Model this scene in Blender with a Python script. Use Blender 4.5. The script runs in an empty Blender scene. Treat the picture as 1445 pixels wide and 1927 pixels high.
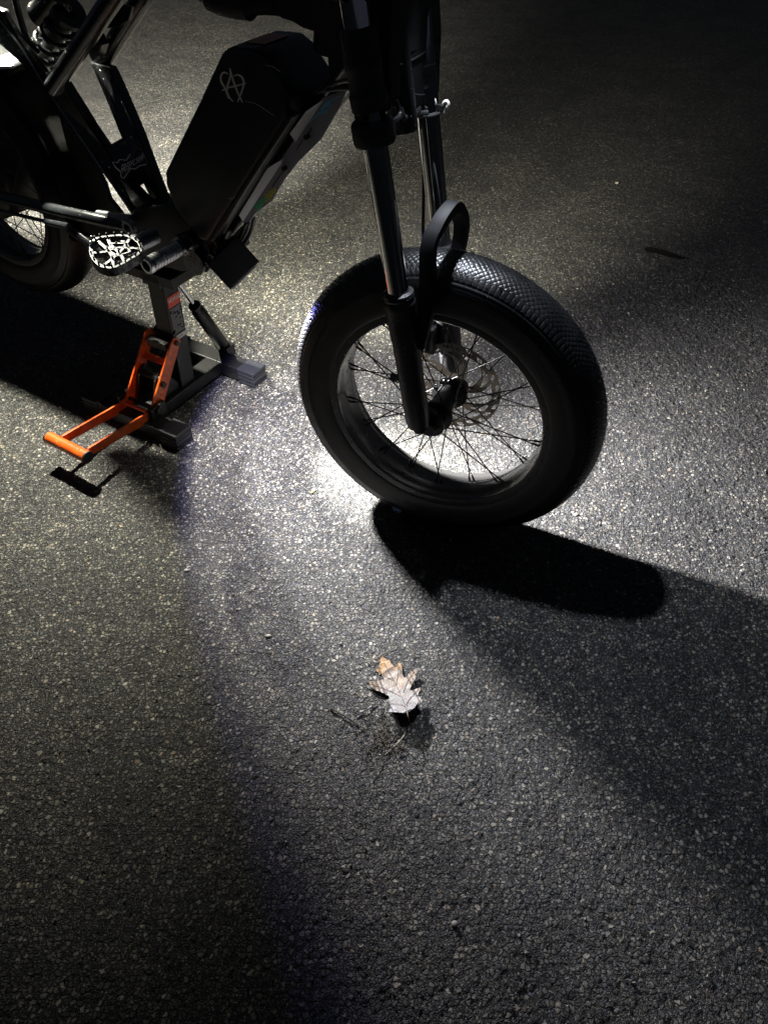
import bpy, bmesh, math, random
import numpy as np
from mathutils import Vector, Matrix
random.seed(7); rng = np.random.default_rng(11)
SC = bpy.context.scene; COL = SC.collection
R = math.radians
# ------------------------------------------------------------------ camera
CAM_H, PITCH, FPX, PW, PH = 1.1054, 0.797, 1399.64, 1445.0, 1927.0
cam = bpy.data.cameras.new('camera'); co = bpy.data.objects.new('camera', cam); COL.objects.link(co)
co.location = (0, 0, CAM_H); co.rotation_euler = (math.pi/2-PITCH, 0, 0)
cam.sensor_fit = 'VERTICAL'; cam.sensor_height = 24; cam.lens = FPX/PH*24
cam.clip_start = .02; cam.clip_end = 200
SC.camera = co
# ------------------------------------------------------------------ night sky
w = bpy.data.worlds.new('World'); SC.world = w; w.use_nodes = True
bg = w.node_tree.nodes['Background']; bg.inputs[0].default_value = (.62, .74, 1.0, 1); bg.inputs[1].default_value = .024
SC.view_settings.view_transform = 'Standard'; SC.view_settings.look = 'None'
SC.view_settings.exposure = 0; SC.view_settings.gamma = 1
SC.cycles.max_bounces = 6; SC.cycles.sample_clamp_indirect = 2.0
try: SC.cycles.use_denoising = True
except Exception: pass
# ------------------------------------------------------------------ lamps (underglow, head and tail pods; side lamps added to light the ground behind)
def spot(name, loc, target, watts, size, blend, col, rad=.006):
    l = bpy.data.lights.new(name, 'SPOT'); l.energy = watts; l.spot_size = R(size); l.spot_blend = blend
    l.color = col; l.shadow_soft_size = rad
    o = bpy.data.objects.new(name, l); COL.objects.link(o); o.location = loc
    o.rotation_euler = (Vector(target)-Vector(loc)).to_track_quat('-Z', 'Y').to_euler()
    return o
L1 = Vector((-.292, 1.318, .372)); HOT = Vector((-.009, 1.208, 0)); L1D = (HOT-L1).normalized()
L2 = Vector((.075, 1.14, 1.01))
L3 = Vector((-.77, 1.70, .95))
L4 = Vector((-.186, 1.455, .60))
L5 = Vector((-.84, 1.90, .80)); FAR = Vector((-1.15, 3.5, 0))
spot('underglow_fringe', L1, (.107, 1.311, 0), 9, 142.5, .06, (.26, .24, 1), .016)
spot('underglow_flood', L1, (.107, 1.311, 0), 34, 139, .13, (1, .97, .84), .016)
spot('underglow_middle', L1+L1D*.001, (.239, 1.309, 0), 22, 120, .10, (.98, .99, 1), .016)
spot('underglow_spill', L1, (-.15, 1.25, 0), 5, 130, .9, (1, 1, .84), .016)
spot('underglow_core', L1+L1D*.002, (.03, 1.205, 0), 250, 48, 1.0, (1, 1, .92), .012)
spot('underglow_hotspot', L1+L1D*.002, (.02, 1.205, 0), 170, 22, 1.0, (1, 1, .88), .012)
spot('underglow_front', L1, (.06, .90, 0), 36, 64, 1.0, (1, 1, .98), .016)
spot('underglow_forward', L1, (.75, 1.0, 0), 120, 62, 1.0, (1, .99, .99), .016)
spot('underglow_throw', L1, (1.7, 1.15, 0), 220, 68, 1.0, (1, .99, 1), .016)
spot('head_lamp_light', L2, (.42, .82, 0), 30, 66, .7, (.84, .90, 1), .012)
spot('tail_lamp_light', L3, (-.74, 1.48, 0), 225, 100, 1.0, (1, .97, .80), .010)
spot('added_side_light', L4, (-.03, 2.45, 0), 175, 88, .7, (1, .97, .76), .014)  # added unseen lamp, brightens the ground on the far side
spot('added_rear_side_light', L5, FAR, 1300, 86, 1.0, (1, .97, .82), .02)  # added unseen lamp for the distant ground beyond the rear wheel
# ------------------------------------------------------------------ frames of reference
def ray(u, v):
    d = Vector(((u-PW/2)/FPX, -(v-PH/2)/FPX, 1.0))
    cp, sp = math.cos(PITCH), math.sin(PITCH)
    return Vector((1, 0, 0))*d.x + Vector((0, sp, cp))*d.y + Vector((0, cp, -sp))*d.z
CAMP = Vector((0, 0, CAM_H))
def on_plane(u, v, P0, n):
    d = ray(u, v); return CAMP + d*(((P0-CAMP).dot(n))/d.dot(n))
def G(u, v, z=0.0): return on_plane(u, v, Vector((0, 0, z)), Vector((0, 0, 1)))
BY = R(-32.5); BO = Vector((-.891, 1.759, 0)); BF = Vector((math.cos(BY), math.sin(BY), 0)); BS = Vector((math.sin(BY), -math.cos(BY), 0))
def tb(P): d = P-BO; return Vector((d.dot(BF), -d.dot(BS), P.z))         # world -> bike local (x forward, y left, z up)
def B(X, wd, Z): return Vector((X, -wd, Z))
def P(u, v, wd): return tb(on_plane(u, v, BO+BS*wd, BS))                 # point of the bike at lateral offset wd
WY = -0.3941; WC = Vector((.106, 1.072, .285)); WF = Vector((math.cos(WY), math.sin(WY), 0)); WS = Vector((math.sin(WY), -math.cos(WY), 0))
def F(f, wd, z): return tb(Vector((WC.x, WC.y, 0))+WF*f+WS*wd+Vector((0, 0, z)))   # steered fork frame -> bike local
def FP(u, v, wd): return tb(on_plane(u, v, WC+WS*wd, WS))
JY = R(-31); JO = Vector((-.486, 1.473, 0)); JA = Vector((math.cos(JY), math.sin(JY), 0)); JC = Vector((-math.sin(JY), math.cos(JY), 0))
def tj(Q): d = Q-JO; return Vector((d.dot(JA), d.dot(JC), Q.z))
def JP(u, v, a): return tj(on_plane(u, v, JO+JA*a, JA))
# ------------------------------------------------------------------ mesh helpers
def link(name, me, mat, parent=None, smooth=False, label=None):
    me.name = name
    if mat and not me.materials: me.materials.append(mat)
    if smooth:
        me.polygons.foreach_set('use_smooth', [True]*len(me.polygons))
    o = bpy.data.objects.new(name, me); COL.objects.link(o)
    if parent: o.parent = parent
    if label: o['label'] = label
    return o
def finish(bm, name, mat, parent=None, smooth=False, bevel=0, seg=2, label=None, angle=35):
    bmesh.ops.recalc_face_normals(bm, faces=bm.faces)
    if bevel:
        es = [e for e in bm.edges if len(e.link_faces) == 2 and e.calc_face_angle(0) > R(25)]
        bmesh.ops.bevel(bm, geom=es, offset=bevel, segments=seg, affect='EDGES', profile=.6, clamp_overlap=True)
    if smooth:
        for e in bm.edges:
            if len(e.link_faces) == 2 and e.calc_face_angle(0) > R(angle): e.smooth = False
    me = bpy.data.meshes.new(name); bm.to_mesh(me); bm.free()
    return link(name, me, mat, parent, smooth, label)
def basis(d):
    d = Vector(d).normalized(); a = Vector((0, 0, 1)) if abs(d.z) < .9 else Vector((1, 0, 0))
    x = d.cross(a).normalized(); return x, d.cross(x).normalized(), d
def tube(bm, pts, r, n=14, cap=True, closed=False):
    pts = [Vector(p) for p in pts]; m = len(pts); rr = r if isinstance(r, (list, tuple)) else [r]*m
    rings = []; px = None
    for i, p in enumerate(pts):
        if closed: d = pts[(i+1) % m]-pts[i-1]
        else: d = pts[min(i+1, m-1)]-pts[max(i-1, 0)]
        if d.length < 1e-9: d = Vector((0, 0, 1))
        d.normalize()
        if px is None: x, y, _ = basis(d)
        else:
            x = (px-d*px.dot(d)).normalized(); y = d.cross(x)
        px = x
        rings.append([bm.verts.new(p+(x*math.cos(2*math.pi*k/n)+y*math.sin(2*math.pi*k/n))*rr[i]) for k in range(n)])
    for i in range(m if closed else m-1):
        a, b = rings[i], rings[(i+1) % m]
        for k in range(n): bm.faces.new((a[k], a[(k+1) % n], b[(k+1) % n], b[k]))
    if cap and not closed:
        bm.faces.new(rings[0][::-1]); bm.faces.new(rings[-1])
def smoothpath(pts, n=8):
    pts = [Vector(p) for p in pts]; out = []
    for i in range(len(pts)-1):
        p0 = pts[max(i-1, 0)]; p1 = pts[i]; p2 = pts[i+1]; p3 = pts[min(i+2, len(pts)-1)]
        for k in range(n):
            t = k/n
            out.append(.5*((2*p1)+(p2-p0)*t+(2*p0-5*p1+4*p2-p3)*t*t+(3*p1-p0-3*p2+p3)*t**3))
    out.append(pts[-1]); return out
def cyl(bm, a, b, r, n=24, r2=None): tube(bm, [a, b], [r, r if r2 is None else r2], n)
def lathe(bm, prof, o, ax, n=48, close=False):
    x, y, d = basis(ax); o = Vector(o)
    rings = [[bm.verts.new(o+d*t+(x*math.cos(2*math.pi*k/n)+y*math.sin(2*math.pi*k/n))*max(r, 1e-5)) for k in range(n)] for t, r in prof]
    m = len(rings)
    for i in range(m if close else m-1):
        a, b = rings[i], rings[(i+1) % m]
        for k in range(n): bm.faces.new((a[k], a[(k+1) % n], b[(k+1) % n], b[k]))
def prism(bm, pts, off):
    """solid between the outline pts and the outline shifted by off (a vector, or one per point)"""
    n = len(pts); offs = off if isinstance(off, list) else [Vector(off)]*n
    a = [bm.verts.new(p) for p in pts]; b = [bm.verts.new(Vector(p)+o) for p, o in zip(pts, offs)]
    bm.faces.new(a); bm.faces.new(b[::-1])
    for i in range(n): bm.faces.new((a[i], b[i], b[(i+1) % n], a[(i+1) % n]))
def box(bm, c, sx, sy, sz, M=None):
    c = Vector(c); vs = []
    for dz in (-1, 1):
        for dy in (-1, 1):
            for dx in (-1, 1):
                v = Vector((dx*sx/2, dy*sy/2, dz*sz/2)); vs.append(bm.verts.new(c+(M @ v if M else v)))
    for f in ((0, 2, 3, 1), (4, 5, 7, 6), (0, 1, 5, 4), (2, 6, 7, 3), (0, 4, 6, 2), (1, 3, 7, 5)): bm.faces.new([vs[i] for i in f])
def new(): return bmesh.new()
def root(name, loc, rz, label, cat, group=None):
    o = bpy.data.objects.new(name, None); COL.objects.link(o); o.location = loc; o.rotation_euler = (0, 0, rz)
    o.empty_display_size = .1; o['label'] = label; o['category'] = cat
    if group: o['group'] = group
    return o
def text_mesh(body, size, extrude=.0002, bold=0.0, align='CENTER', shear=0):
    cu = bpy.data.curves.new('lettering', 'FONT'); cu.body = body; cu.size = size; cu.extrude = extrude; cu.offset = bold
    cu.align_x = align; cu.align_y = 'CENTER'; cu.shear = shear
    t = bpy.data.objects.new('lettering', cu); COL.objects.link(t)
    dg = bpy.context.evaluated_depsgraph_get(); me = bpy.data.meshes.new_from_object(t.evaluated_get(dg))
    bpy.data.objects.remove(t); bpy.data.curves.remove(cu); return me
def place_on(me, o, x, y, lift=.0006):
    """map flat lettering onto a face: o origin, x and y axis vectors"""
    x = Vector(x); y = Vector(y); n = x.cross(y).normalized()
    for v in me.vertices: v.co = Vector(o)+x*v.co.x+y*v.co.y+n*(v.co.z+lift)
    return me
def mesh_np(name, V, Q):
    me = bpy.data.meshes.new(name); V = np.ascontiguousarray(V, dtype=np.float32); Q = np.ascontiguousarray(Q, dtype=np.int32)
    me.vertices.add(len(V)); me.vertices.foreach_set('co', V.ravel())
    me.loops.add(Q.size); me.loops.foreach_set('vertex_index', Q.ravel())
    me.polygons.add(len(Q)); me.polygons.foreach_set('loop_start', np.arange(0, Q.size, Q.shape[1], dtype=np.int32))
    me.update(calc_edges=True); return me
# ------------------------------------------------------------------ materials
def mat(name, col, rough=.5, metal=0.0, spec=.5, coat=0.0, bump=None, beads=0.0, var=0.0, vscale=40, emit=None, rvar=0.0):
    m = bpy.data.materials.new(name); m.use_nodes = True; nt = m.node_tree; N = nt.nodes; L = nt.links
    b = N['Principled BSDF']; b.inputs['Base Color'].default_value = (*col, 1); b.inputs['Roughness'].default_value = rough
    b.inputs['Metallic'].default_value = metal; b.inputs['Specular IOR Level'].default_value = spec
    b.inputs['Coat Weight'].default_value = coat; b.inputs['Coat Roughness'].default_value = .12
    tc = N.new('ShaderNodeTexCoord')
    if var:
        n = N.new('ShaderNodeTexNoise'); n.inputs['Scale'].default_value = vscale; n.inputs['Detail'].default_value = 6
        L.new(tc.outputs['Object'], n.inputs['Vector'])
        r = N.new('ShaderNodeValToRGB'); r.color_ramp.elements[0].position = .3; r.color_ramp.elements[1].position = .7
        r.color_ramp.elements[0].color = (*[c*(1-var) for c in col], 1); r.color_ramp.elements[1].color = (*[min(1, c*(1+var)) for c in col], 1)
        L.new(n.outputs['Fac'], r.inputs[0]); L.new(r.outputs[0], b.inputs['Base Color'])
        if rvar:
            mr = N.new('ShaderNodeMapRange'); mr.inputs[3].default_value = max(.03, rough-rvar); mr.inputs[4].default_value = min(1, rough+rvar)
            L.new(n.outputs['Fac'], mr.inputs[0]); L.new(mr.outputs[0], b.inputs['Roughness'])
    last = None
    if bump:
        n = N.new('ShaderNodeTexNoise'); n.inputs['Scale'].default_value = bump[0]; n.inputs['Detail'].default_value = 4
        L.new(tc.outputs['Object'], n.inputs['Vector'])
        bp = N.new('ShaderNodeBump'); bp.inputs['Strength'].default_value = bump[1]; bp.inputs['Distance'].default_value = .001
        L.new(n.outputs['Fac'], bp.inputs['Height']); last = bp
    if beads:                                                       # small rain beads standing on the surface
        vo = N.new('ShaderNodeTexVoronoi'); vo.inputs['Scale'].default_value = 170
        L.new(tc.outputs['Object'], vo.inputs['Vector'])
        sx = N.new('ShaderNodeSeparateColor'); L.new(vo.outputs['Color'], sx.inputs[0])
        th = N.new('ShaderNodeMath'); th.operation = 'MULTIPLY'; th.inputs[1].default_value = .42; L.new(sx.outputs[0], th.inputs[0])
        su = N.new('ShaderNodeMath'); su.operation = 'SUBTRACT'; L.new(th.outputs[0], su.inputs[0]); L.new(vo.outputs['Distance'], su.inputs[1])
        gt = N.new('ShaderNodeMath'); gt.operation = 'GREATER_THAN'; gt.inputs[1].default_value = 1-beads; L.new(sx.outputs[1], gt.inputs[0])
        mx = N.new('ShaderNodeMath'); mx.operation = 'MAXIMUM'; mx.inputs[1].default_value = 0; L.new(su.outputs[0], mx.inputs[0])
        mu = N.new('ShaderNodeMath'); mu.operation = 'MULTIPLY'; L.new(mx.outputs[0], mu.inputs[0]); L.new(gt.outputs[0], mu.inputs[1])
        bp = N.new('ShaderNodeBump'); bp.inputs['Strength'].default_value = 1; bp.inputs['Distance'].default_value = .006
        L.new(mu.outputs[0], bp.inputs['Height'])
        if last: L.new(last.outputs[0], bp.inputs['Normal'])
        last = bp
    if last: L.new(last.outputs[0], b.inputs['Normal'])
    if emit: b.inputs['Emission Color'].default_value = (*emit[0], 1); b.inputs['Emission Strength'].default_value = emit[1]
    return m
M = {}
M['paint'] = mat('gloss_black_paint', (.010, .011, .013), .26, coat=.4, beads=.55, bump=(300, .05))
M['satin'] = mat('satin_black_metal', (.011, .011, .012), .40, beads=.45, bump=(400, .15))
M['matte'] = mat('matte_black_plastic', (.014, .014, .015), .62, bump=(500, .2))
M['case'] = mat('battery_case_black', (.024, .024, .025), .36, bump=(300, .12), var=.35, vscale=9, rvar=.10)
M['rubber'] = mat('tyre_rubber', (.009, .009, .0095), .34, bump=(350, .3), var=.45, vscale=22, rvar=.16)
M['rim'] = mat('rim_black_alloy', (.042, .041, .040), .24, spec=.7, beads=.35)
M['chrome'] = mat('chromed_steel', (.82, .82, .82), .08, metal=1, bump=(60, .03))
M['peg'] = mat('peg_alloy', (.60, .61, .63), .30, metal=1, beads=.5, bump=(300, .2))
M['brace'] = mat('brace_black', (.005, .005, .006), .62, spec=.2)
M['pedal'] = mat('pedal_alloy_worn', (.085, .087, .09), .48, metal=1, beads=.25, bump=(180, .6), var=.6, vscale=120)
M['silver'] = mat('brushed_alloy', (.26, .27, .29), .30, metal=1, beads=.5, bump=(300, .2))
M['rotor'] = mat('rotor_steel', (.30, .27, .23), .42, metal=.5, bump=(200, .15))
M['spoke'] = mat('spoke_black', (.02, .02, .02), .35)
M['stand'] = mat('stand_black_steel', (.0075, .0075, .008), .40, beads=.6, bump=(350, .15))
M['pad'] = mat('stand_rubber_foot', (.014, .015, .020), .45, bump=(300, .25), beads=.3)
M['orange'] = mat('orange_powder_coat', (.64, .095, .010), .34, coat=.25, bump=(300, .2), beads=.5, var=.28, vscale=70, rvar=.12)
M['red'] = mat('label_red', (.80, .10, .05), .45)
M['white'] = mat('label_white', (.75, .75, .72), .5)
M['print'] = mat('label_print', (.38, .38, .36), .5)
M['emblem'] = mat('emblem_tan_vinyl', (.80, .77, .64), .5)
M['sticker'] = mat('sticker_grey_print', (.75, .70, .70), .5)
M['guard'] = mat('grey_guard_plate', (.38, .37, .38), .45, bump=(300, .1))
M['guard_lit'] = mat('guard_flange_lit_tone', (.70, .70, .70), .5)  # flange catches more light by its angle; that brightness is in the colour
M['teal'] = mat('sticker_blue', (.25, .75, .95), .4)
M['lime'] = mat('sticker_green', (.10, .95, .40), .4)
M['yellow'] = mat('sticker_yellow', (1, .90, .06), .4)
M['zip'] = mat('zip_tie_pale', (.6, .58, .52), .5)
M['fender'] = mat('fender_black_plastic', (.006, .006, .006), .75, spec=.2, bump=(120, .3))
M['rackplate'] = mat('rack_plate_wet_alloy', (.16, .18, .21), .35, beads=.6, bump=(150, .8))
M['mask'] = mat('nylon_cover', (.006, .006, .007), .8, bump=(120, .4))
M['mask_stripe'] = mat('nylon_cover_stripe', (.020, .020, .022), .7)
M['lens'] = mat('lamp_lens', (.5, .5, .5), .1, coat=.5)
M['blue'] = mat('blue_mark', (.06, .10, .22), .5)
def drop_mat():
    m = bpy.data.materials.new('water_drop'); m.use_nodes = True; b = m.node_tree.nodes['Principled BSDF']
    b.inputs['Base Color'].default_value = (.9, .93, 1, 1); b.inputs['Roughness'].default_value = .03
    b.inputs['Transmission Weight'].default_value = 1; b.inputs['IOR'].default_value = 1.33
    return m
M['drop'] = drop_mat()
def asphalt():
    m = bpy.data.materials.new('worn_wet_asphalt'); m.use_nodes = True; nt = m.node_tree; N = nt.nodes; L = nt.links
    b = N['Principled BSDF']; tc = N.new('ShaderNodeTexCoord')
    wn = N.new('ShaderNodeTexNoise'); wn.inputs['Scale'].default_value = 260; wn.inputs['Detail'].default_value = 2
    L.new(tc.outputs['Object'], wn.inputs['Vector'])
    wa = N.new('ShaderNodeVectorMath'); wa.operation = 'MULTIPLY_ADD'; wa.inputs[1].default_value = (.0052,)*3
    L.new(wn.outputs['Color'], wa.inputs[0]); L.new(tc.outputs['Object'], wa.inputs[2])
    def vor(scale, feat='F1'):
        v = N.new('ShaderNodeTexVoronoi'); v.feature = feat; v.inputs['Scale'].default_value = scale
        L.new(wa.outputs[0], v.inputs['Vector']); return v
    def math_(op, a, b_=None, c=None):
        n = N.new('ShaderNodeMath'); n.operation = op
        for i, x in enumerate((a, b_, c)):
            if x is None: continue
            if hasattr(x, 'links'): L.new(x, n.inputs[i])
            else: n.inputs[i].default_value = x
        return n.outputs[0]
    def ramp(x, stops, interp='LINEAR'):
        r = N.new('ShaderNodeValToRGB'); r.color_ramp.interpolation = interp
        e = r.color_ramp.elements
        while len(e) < len(stops): e.new(.5)
        for el, (p, c) in zip(e, stops): el.position = p; el.color = (*c, 1)
        L.new(x, r.inputs[0]); return r.outputs[0]
    def mix(f, a, c, mode='MIX'):
        n = N.new('ShaderNodeMix'); n.data_type = 'RGBA'; n.blend_type = mode
        for s, x in ((n.inputs[0], f), (n.inputs[6], a), (n.inputs[7], c)):
            if hasattr(x, 'links'): L.new(x, s)
            else: s.default_value = x if isinstance(x, (int, float)) else (*x, 1)
        return n.outputs[2]
    va = vor(152); ea = vor(152, 'DISTANCE_TO_EDGE'); vb = vor(255); eb = vor(255, 'DISTANCE_TO_EDGE')
    def chan(v, i):
        s = N.new('ShaderNodeSeparateColor'); L.new(v.outputs['Color'], s.inputs[0]); return s.outputs[i]
    ca = ramp(chan(va, 0), [(0, (.035, .035, .037)), (.30, (.075, .073, .072)), (.60, (.13, .127, .118)), (.85, (.20, .19, .17)), (.95, (.27, .255, .225)), (1, (.38, .36, .32))])
    cb = ramp(chan(vb, 1), [(0, (.030, .030, .032)), (.5, (.085, .084, .082)), (.8, (.15, .145, .135)), (1, (.30, .29, .26))])
    pick = math_('GREATER_THAN', chan(va, 1), .45)
    c = mix(pick, cb, ca)
    tint = ramp(chan(va, 2), [(0, (1, .80, .66)), (.08, (1, .95, .88)), (.5, (1, 1, 1)), (.92, (.94, .97, 1.05)), (1, (.75, .85, 1.15))])
    c = mix(1.0, c, tint, 'MULTIPLY')
    ga = math_('MULTIPLY', pick, ramp(ea.outputs['Distance'], [(.02, (0, 0, 0)), (.24, (1, 1, 1))]))
    gb = math_('MULTIPLY', math_('SUBTRACT', 1, pick), ramp(eb.outputs['Distance'], [(.02, (0, 0, 0)), (.24, (1, 1, 1))]))
    g = math_('ADD', ga, gb)
    c = mix(g, (.010, .010, .011), c)
    big = N.new('ShaderNodeTexNoise'); big.inputs['Scale'].default_value = 5; big.inputs['Detail'].default_value = 5; L.new(tc.outputs['Object'], big.inputs['Vector'])
    c = mix(1.0, c, ramp(big.outputs['Fac'], [(.3, (.66, .66, .68)), (.7, (1.28, 1.26, 1.22))]), 'MULTIPLY')
    L.new(c, b.inputs['Base Color'])
    fine = N.new('ShaderNodeTexNoise'); fine.inputs['Scale'].default_value = 900; fine.inputs['Detail'].default_value = 3; L.new(tc.outputs['Object'], fine.inputs['Vector'])
    ha = math_('MULTIPLY', g, math_('MULTIPLY_ADD', chan(va, 2), .6, .5))
    h = math_('MULTIPLY_ADD', fine.outputs['Fac'], .35, ha)
    bp = N.new('ShaderNodeBump'); bp.inputs['Strength'].default_value = 1; bp.inputs['Distance'].default_value = .0024
    L.new(h, bp.inputs['Height']); L.new(bp.outputs[0], b.inputs['Normal'])
    rr = N.new('ShaderNodeMapRange'); rr.inputs[3].default_value = .42; rr.inputs[4].default_value = .75
    L.new(chan(va, 1), rr.inputs[0]); L.new(rr.outputs[0], b.inputs['Roughness'])
    b.inputs['Specular IOR Level'].default_value = .5
    return m
M['asphalt'] = asphalt()
# ------------------------------------------------------------------ ground: one sheet with real stone relief
def axis(lo, hi, step, end_lo, end_hi, g=1.06):
    mid = np.arange(lo, hi, step); a = []; s = step; x = lo
    while x > end_lo: s = min(s*g, 2.0); x -= s; a.append(x)
    b = []; s = step; x = mid[-1]
    while x < end_hi: s = min(s*g, 2.0); x += s; b.append(x)
    return np.array(a[::-1]+list(mid)+b)
xs = axis(-1.12, 1.0, .0022, -30, 30); ys = axis(.12, 2.05, .0022, -12, 40)
X, Y = np.meshgrid(xs, ys)
def hash2(i, j, k):
    n = (i.astype(np.int64)*374761393 + j.astype(np.int64)*668265263 + k*2147483647) & 0xffffffff
    n = ((n ^ (n >> 13))*1274126177) & 0xffffffff
    return ((n ^ (n >> 16)) & 0xffff)/65535.0
def stones(X, Y, cell, seed):
    ci = np.floor(X/cell); cj = np.floor(Y/cell); H = np.zeros(X.shape, np.float32)
    for di in (-1, 0, 1):
        for dj in (-1, 0, 1):
            i = ci+di; j = cj+dj
            px = (i+hash2(i, j, seed))*cell; py = (j+hash2(i, j, seed+1))*cell
            r = cell*(.42+.40*hash2(i, j, seed+2)); hh = .35+.65*hash2(i, j, seed+3)
            dx = (X-px); dy = (Y-py); an = hash2(i, j, seed+6)*3.14; ca, sa = np.cos(an), np.sin(an)
            ex = (dx*ca+dy*sa)*(.8+.5*hash2(i, j, seed+7)); ey = (-dx*sa+dy*ca)
            d2 = (np.abs(ex)**2.6+np.abs(ey)**2.6)**(2/2.6)/r**2
            tilt = 1+((hash2(i, j, seed+4)-.5)*dx+(hash2(i, j, seed+5)-.5)*dy)/r*1.1
            h = np.where(d2 < 1, hh*np.sqrt(np.maximum(0, 1-d2))*tilt, 0)
            H = np.maximum(H, h)
    return H
Z = stones(X, Y, .0080, 1)*.0017 + stones(X+.3, Y+.7, .0052, 21)*.0011
for s, a in ((.06, .0006), (.23, .0014)):
    Z += a*np.sin(X/s*6.28+1.3*np.sin(Y/s*4.1))*np.cos(Y/s*5.9+1.7*np.sin(X/s*3.3))
sx = np.gradient(xs)[None, :]; sy = np.gradient(ys)[:, None]
Z *= np.clip(1.5-np.maximum(sx, sy)/.010, .0, 1)
nx, ny = len(xs), len(ys); idx = np.arange(nx*ny).reshape(ny, nx)
Q = np.stack([idx[:-1, :-1], idx[:-1, 1:], idx[1:, 1:], idx[1:, :-1]], -1).reshape(-1, 4)
gm = mesh_np('ground', np.stack([X, Y, Z-.0016], -1).reshape(-1, 3), Q); del X, Y, Z, Q
ground = link('ground', gm, M['asphalt'], None, True); ground['kind'] = 'structure'; ground['label'] = 'grey worn asphalt with fine pale stones'
# ------------------------------------------------------------------ wheels
def tyre_mesh():
    NT = 1320; th = np.linspace(0, 2*np.pi, NT, endpoint=False)
    ph = np.concatenate([np.linspace(-140, -66, 22, endpoint=False), np.linspace(-66, 66, 93), np.linspace(66, 140, 23)[1:]])*np.pi/180
    a, bb = .047, .041; r0 = .244
    q = np.clip((np.abs(ph)-np.pi/2)/(R(140)-np.pi/2), 0, 1)
    wv = np.where(np.abs(ph) < np.pi/2, a*np.sin(ph), np.sign(ph)*a*(1-.12*q**2)); rv = np.where(np.abs(ph) < np.pi/2, r0+bb*np.cos(ph), r0-.0415*np.sin(q*np.pi/2))
    s = np.concatenate([[0], np.cumsum(np.hypot(np.diff(wv), np.diff(rv)))]); s -= s[len(s)//2]
    nw, nr = np.sin(ph), np.cos(ph)
    T, S = np.meshgrid(th*.285, s, indexing='ij')
    n = round(2*np.pi*.285/.0098); p = 2*np.pi*.285/n
    def tri(x, wd): f = np.abs((x/p) % 1-.5)*2; return np.clip((1-f)/wd, 0, 1)     # 0 in the middle of a groove
    g1 = tri(T+S*.95, .24); g2 = tri(T-S*.95, .24); dia = np.minimum(g1, g2)
    g3 = tri(T, .34); AS = np.abs(S)
    tread = np.where(AS < .034, dia, np.minimum(g3, tri(T+S*.95, .2)))
    edge = np.clip((.0485-AS)/.0025, 0, 1); h = tread*edge*.0014
    # raised rings and a notched ring on the sidewall
    for c, ww, hh in ((.052, .0012, .0010), (.066, .0010, .0009), (.074, .0012, .0012)):
        h = h+hh*np.exp(-((AS-c)/ww)**2)
    rib = (np.sin(T/p*np.pi*6) > 0)*((AS > .0675) & (AS < .0725))*((np.sin(T*9) > .2))*.0009
    h = h+rib
    Rr = rv[None, :]+h*nr[None, :]; Ww = wv[None, :]+h*nw[None, :]
    V = np.stack([Rr*np.cos(th)[:, None], -Ww, Rr*np.sin(th)[:, None]], -1).reshape(-1, 3)
    m = len(ph); ix = np.arange(NT*m).reshape(NT, m); i2 = np.roll(ix, -1, 0)
    Q = np.stack([ix[:, :-1], ix[:, 1:], i2[:, 1:], i2[:, :-1]], -1).reshape(-1, 4)
    return mesh_np('tyre', V, Q)
TYRE = tyre_mesh(); TYRE.materials.append(M['rubber']); TYRE.polygons.foreach_set('use_smooth', [True]*len(TYRE.polygons))
def rim_mesh():
    prof = [(.036, .199), (.040, .2045), (.0428, .2045), (.0430, .2020), (.0420, .192), (.0405, .1902), (.030, .1908), (.024, .1885), (.017, .1850), (.012, .1846), (.0, .1840),
            (-.012, .1846), (-.017, .1850), (-.024, .1885), (-.030, .1915), (-.0375, .1925), (-.042, .194), (-.0430, .2020), (-.0428, .2045), (-.040, .2045), (-.036, .199), (-.02, .195), (.02, .195)]
    bm = new(); lathe(bm, [(-t, r) for t, r in prof], (0, 0, 0), (0, 1, 0), 160, True)
    bmesh.ops.recalc_face_normals(bm, faces=bm.faces)
    for e in bm.edges:
        if len(e.link_faces) == 2 and e.calc_face_angle(0) > R(28): e.smooth = False
    me = bpy.data.meshes.new('rim'); bm.to_mesh(me); bm.free(); me.materials.append(M['rim'])
    me.polygons.foreach_set('use_smooth', [True]*len(me.polygons)); return me
RIM = rim_mesh()
def spoke_meshes(fr, fw):
    out = []
    for side in (-1, 1):
        for cr in (-1, 1):
            bm = new(); a = R(62)*cr
            p0 = Vector((fr*math.cos(a), side*fw, fr*math.sin(a))); p1 = Vector((.1852, side*.007, 0)); d = (p1-p0).normalized()
            tube(bm, [p0-d*.003, p1], .00115, 8); tube(bm, [p1-d*.013, p1-d*.012, p1-d*.002, p1+d*.002], [.0012, .0020, .0021, .0030], 8)
            me = bpy.data.meshes.new('spoke'); bm.to_mesh(me); bm.free(); me.materials.append(M['spoke']); out.append(me)
    return out
def wheel(name, loc, rz, label, fr, fw):
    rim = link(name, RIM, None, bike, label=label); rim.location = loc; rim.rotation_euler = (0, 0, rz)
    t = link('tyre', TYRE, None, rim)
    sp = spoke_meshes(fr, fw)
    for i in range(36):
        o = link('spoke', sp[i % 4], None, rim); o.rotation_euler = (0, R((i//2)*20+(i % 2)*3.2+7), 0)
    return rim
bike = root('electric_bike', BO, BY, 'black fat-tyre electric bike with front wheel turned, propped on a lift stand, lamps lit underneath', 'electric bike')
fwl = wheel('front_wheel', tb(WC), WY-BY, 'front wheel standing on the asphalt', .024, .036)
rwl = wheel('rear_wheel', Vector((0, 0, .425)), 0, 'rear wheel lifted off the ground', .085, .040)
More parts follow.
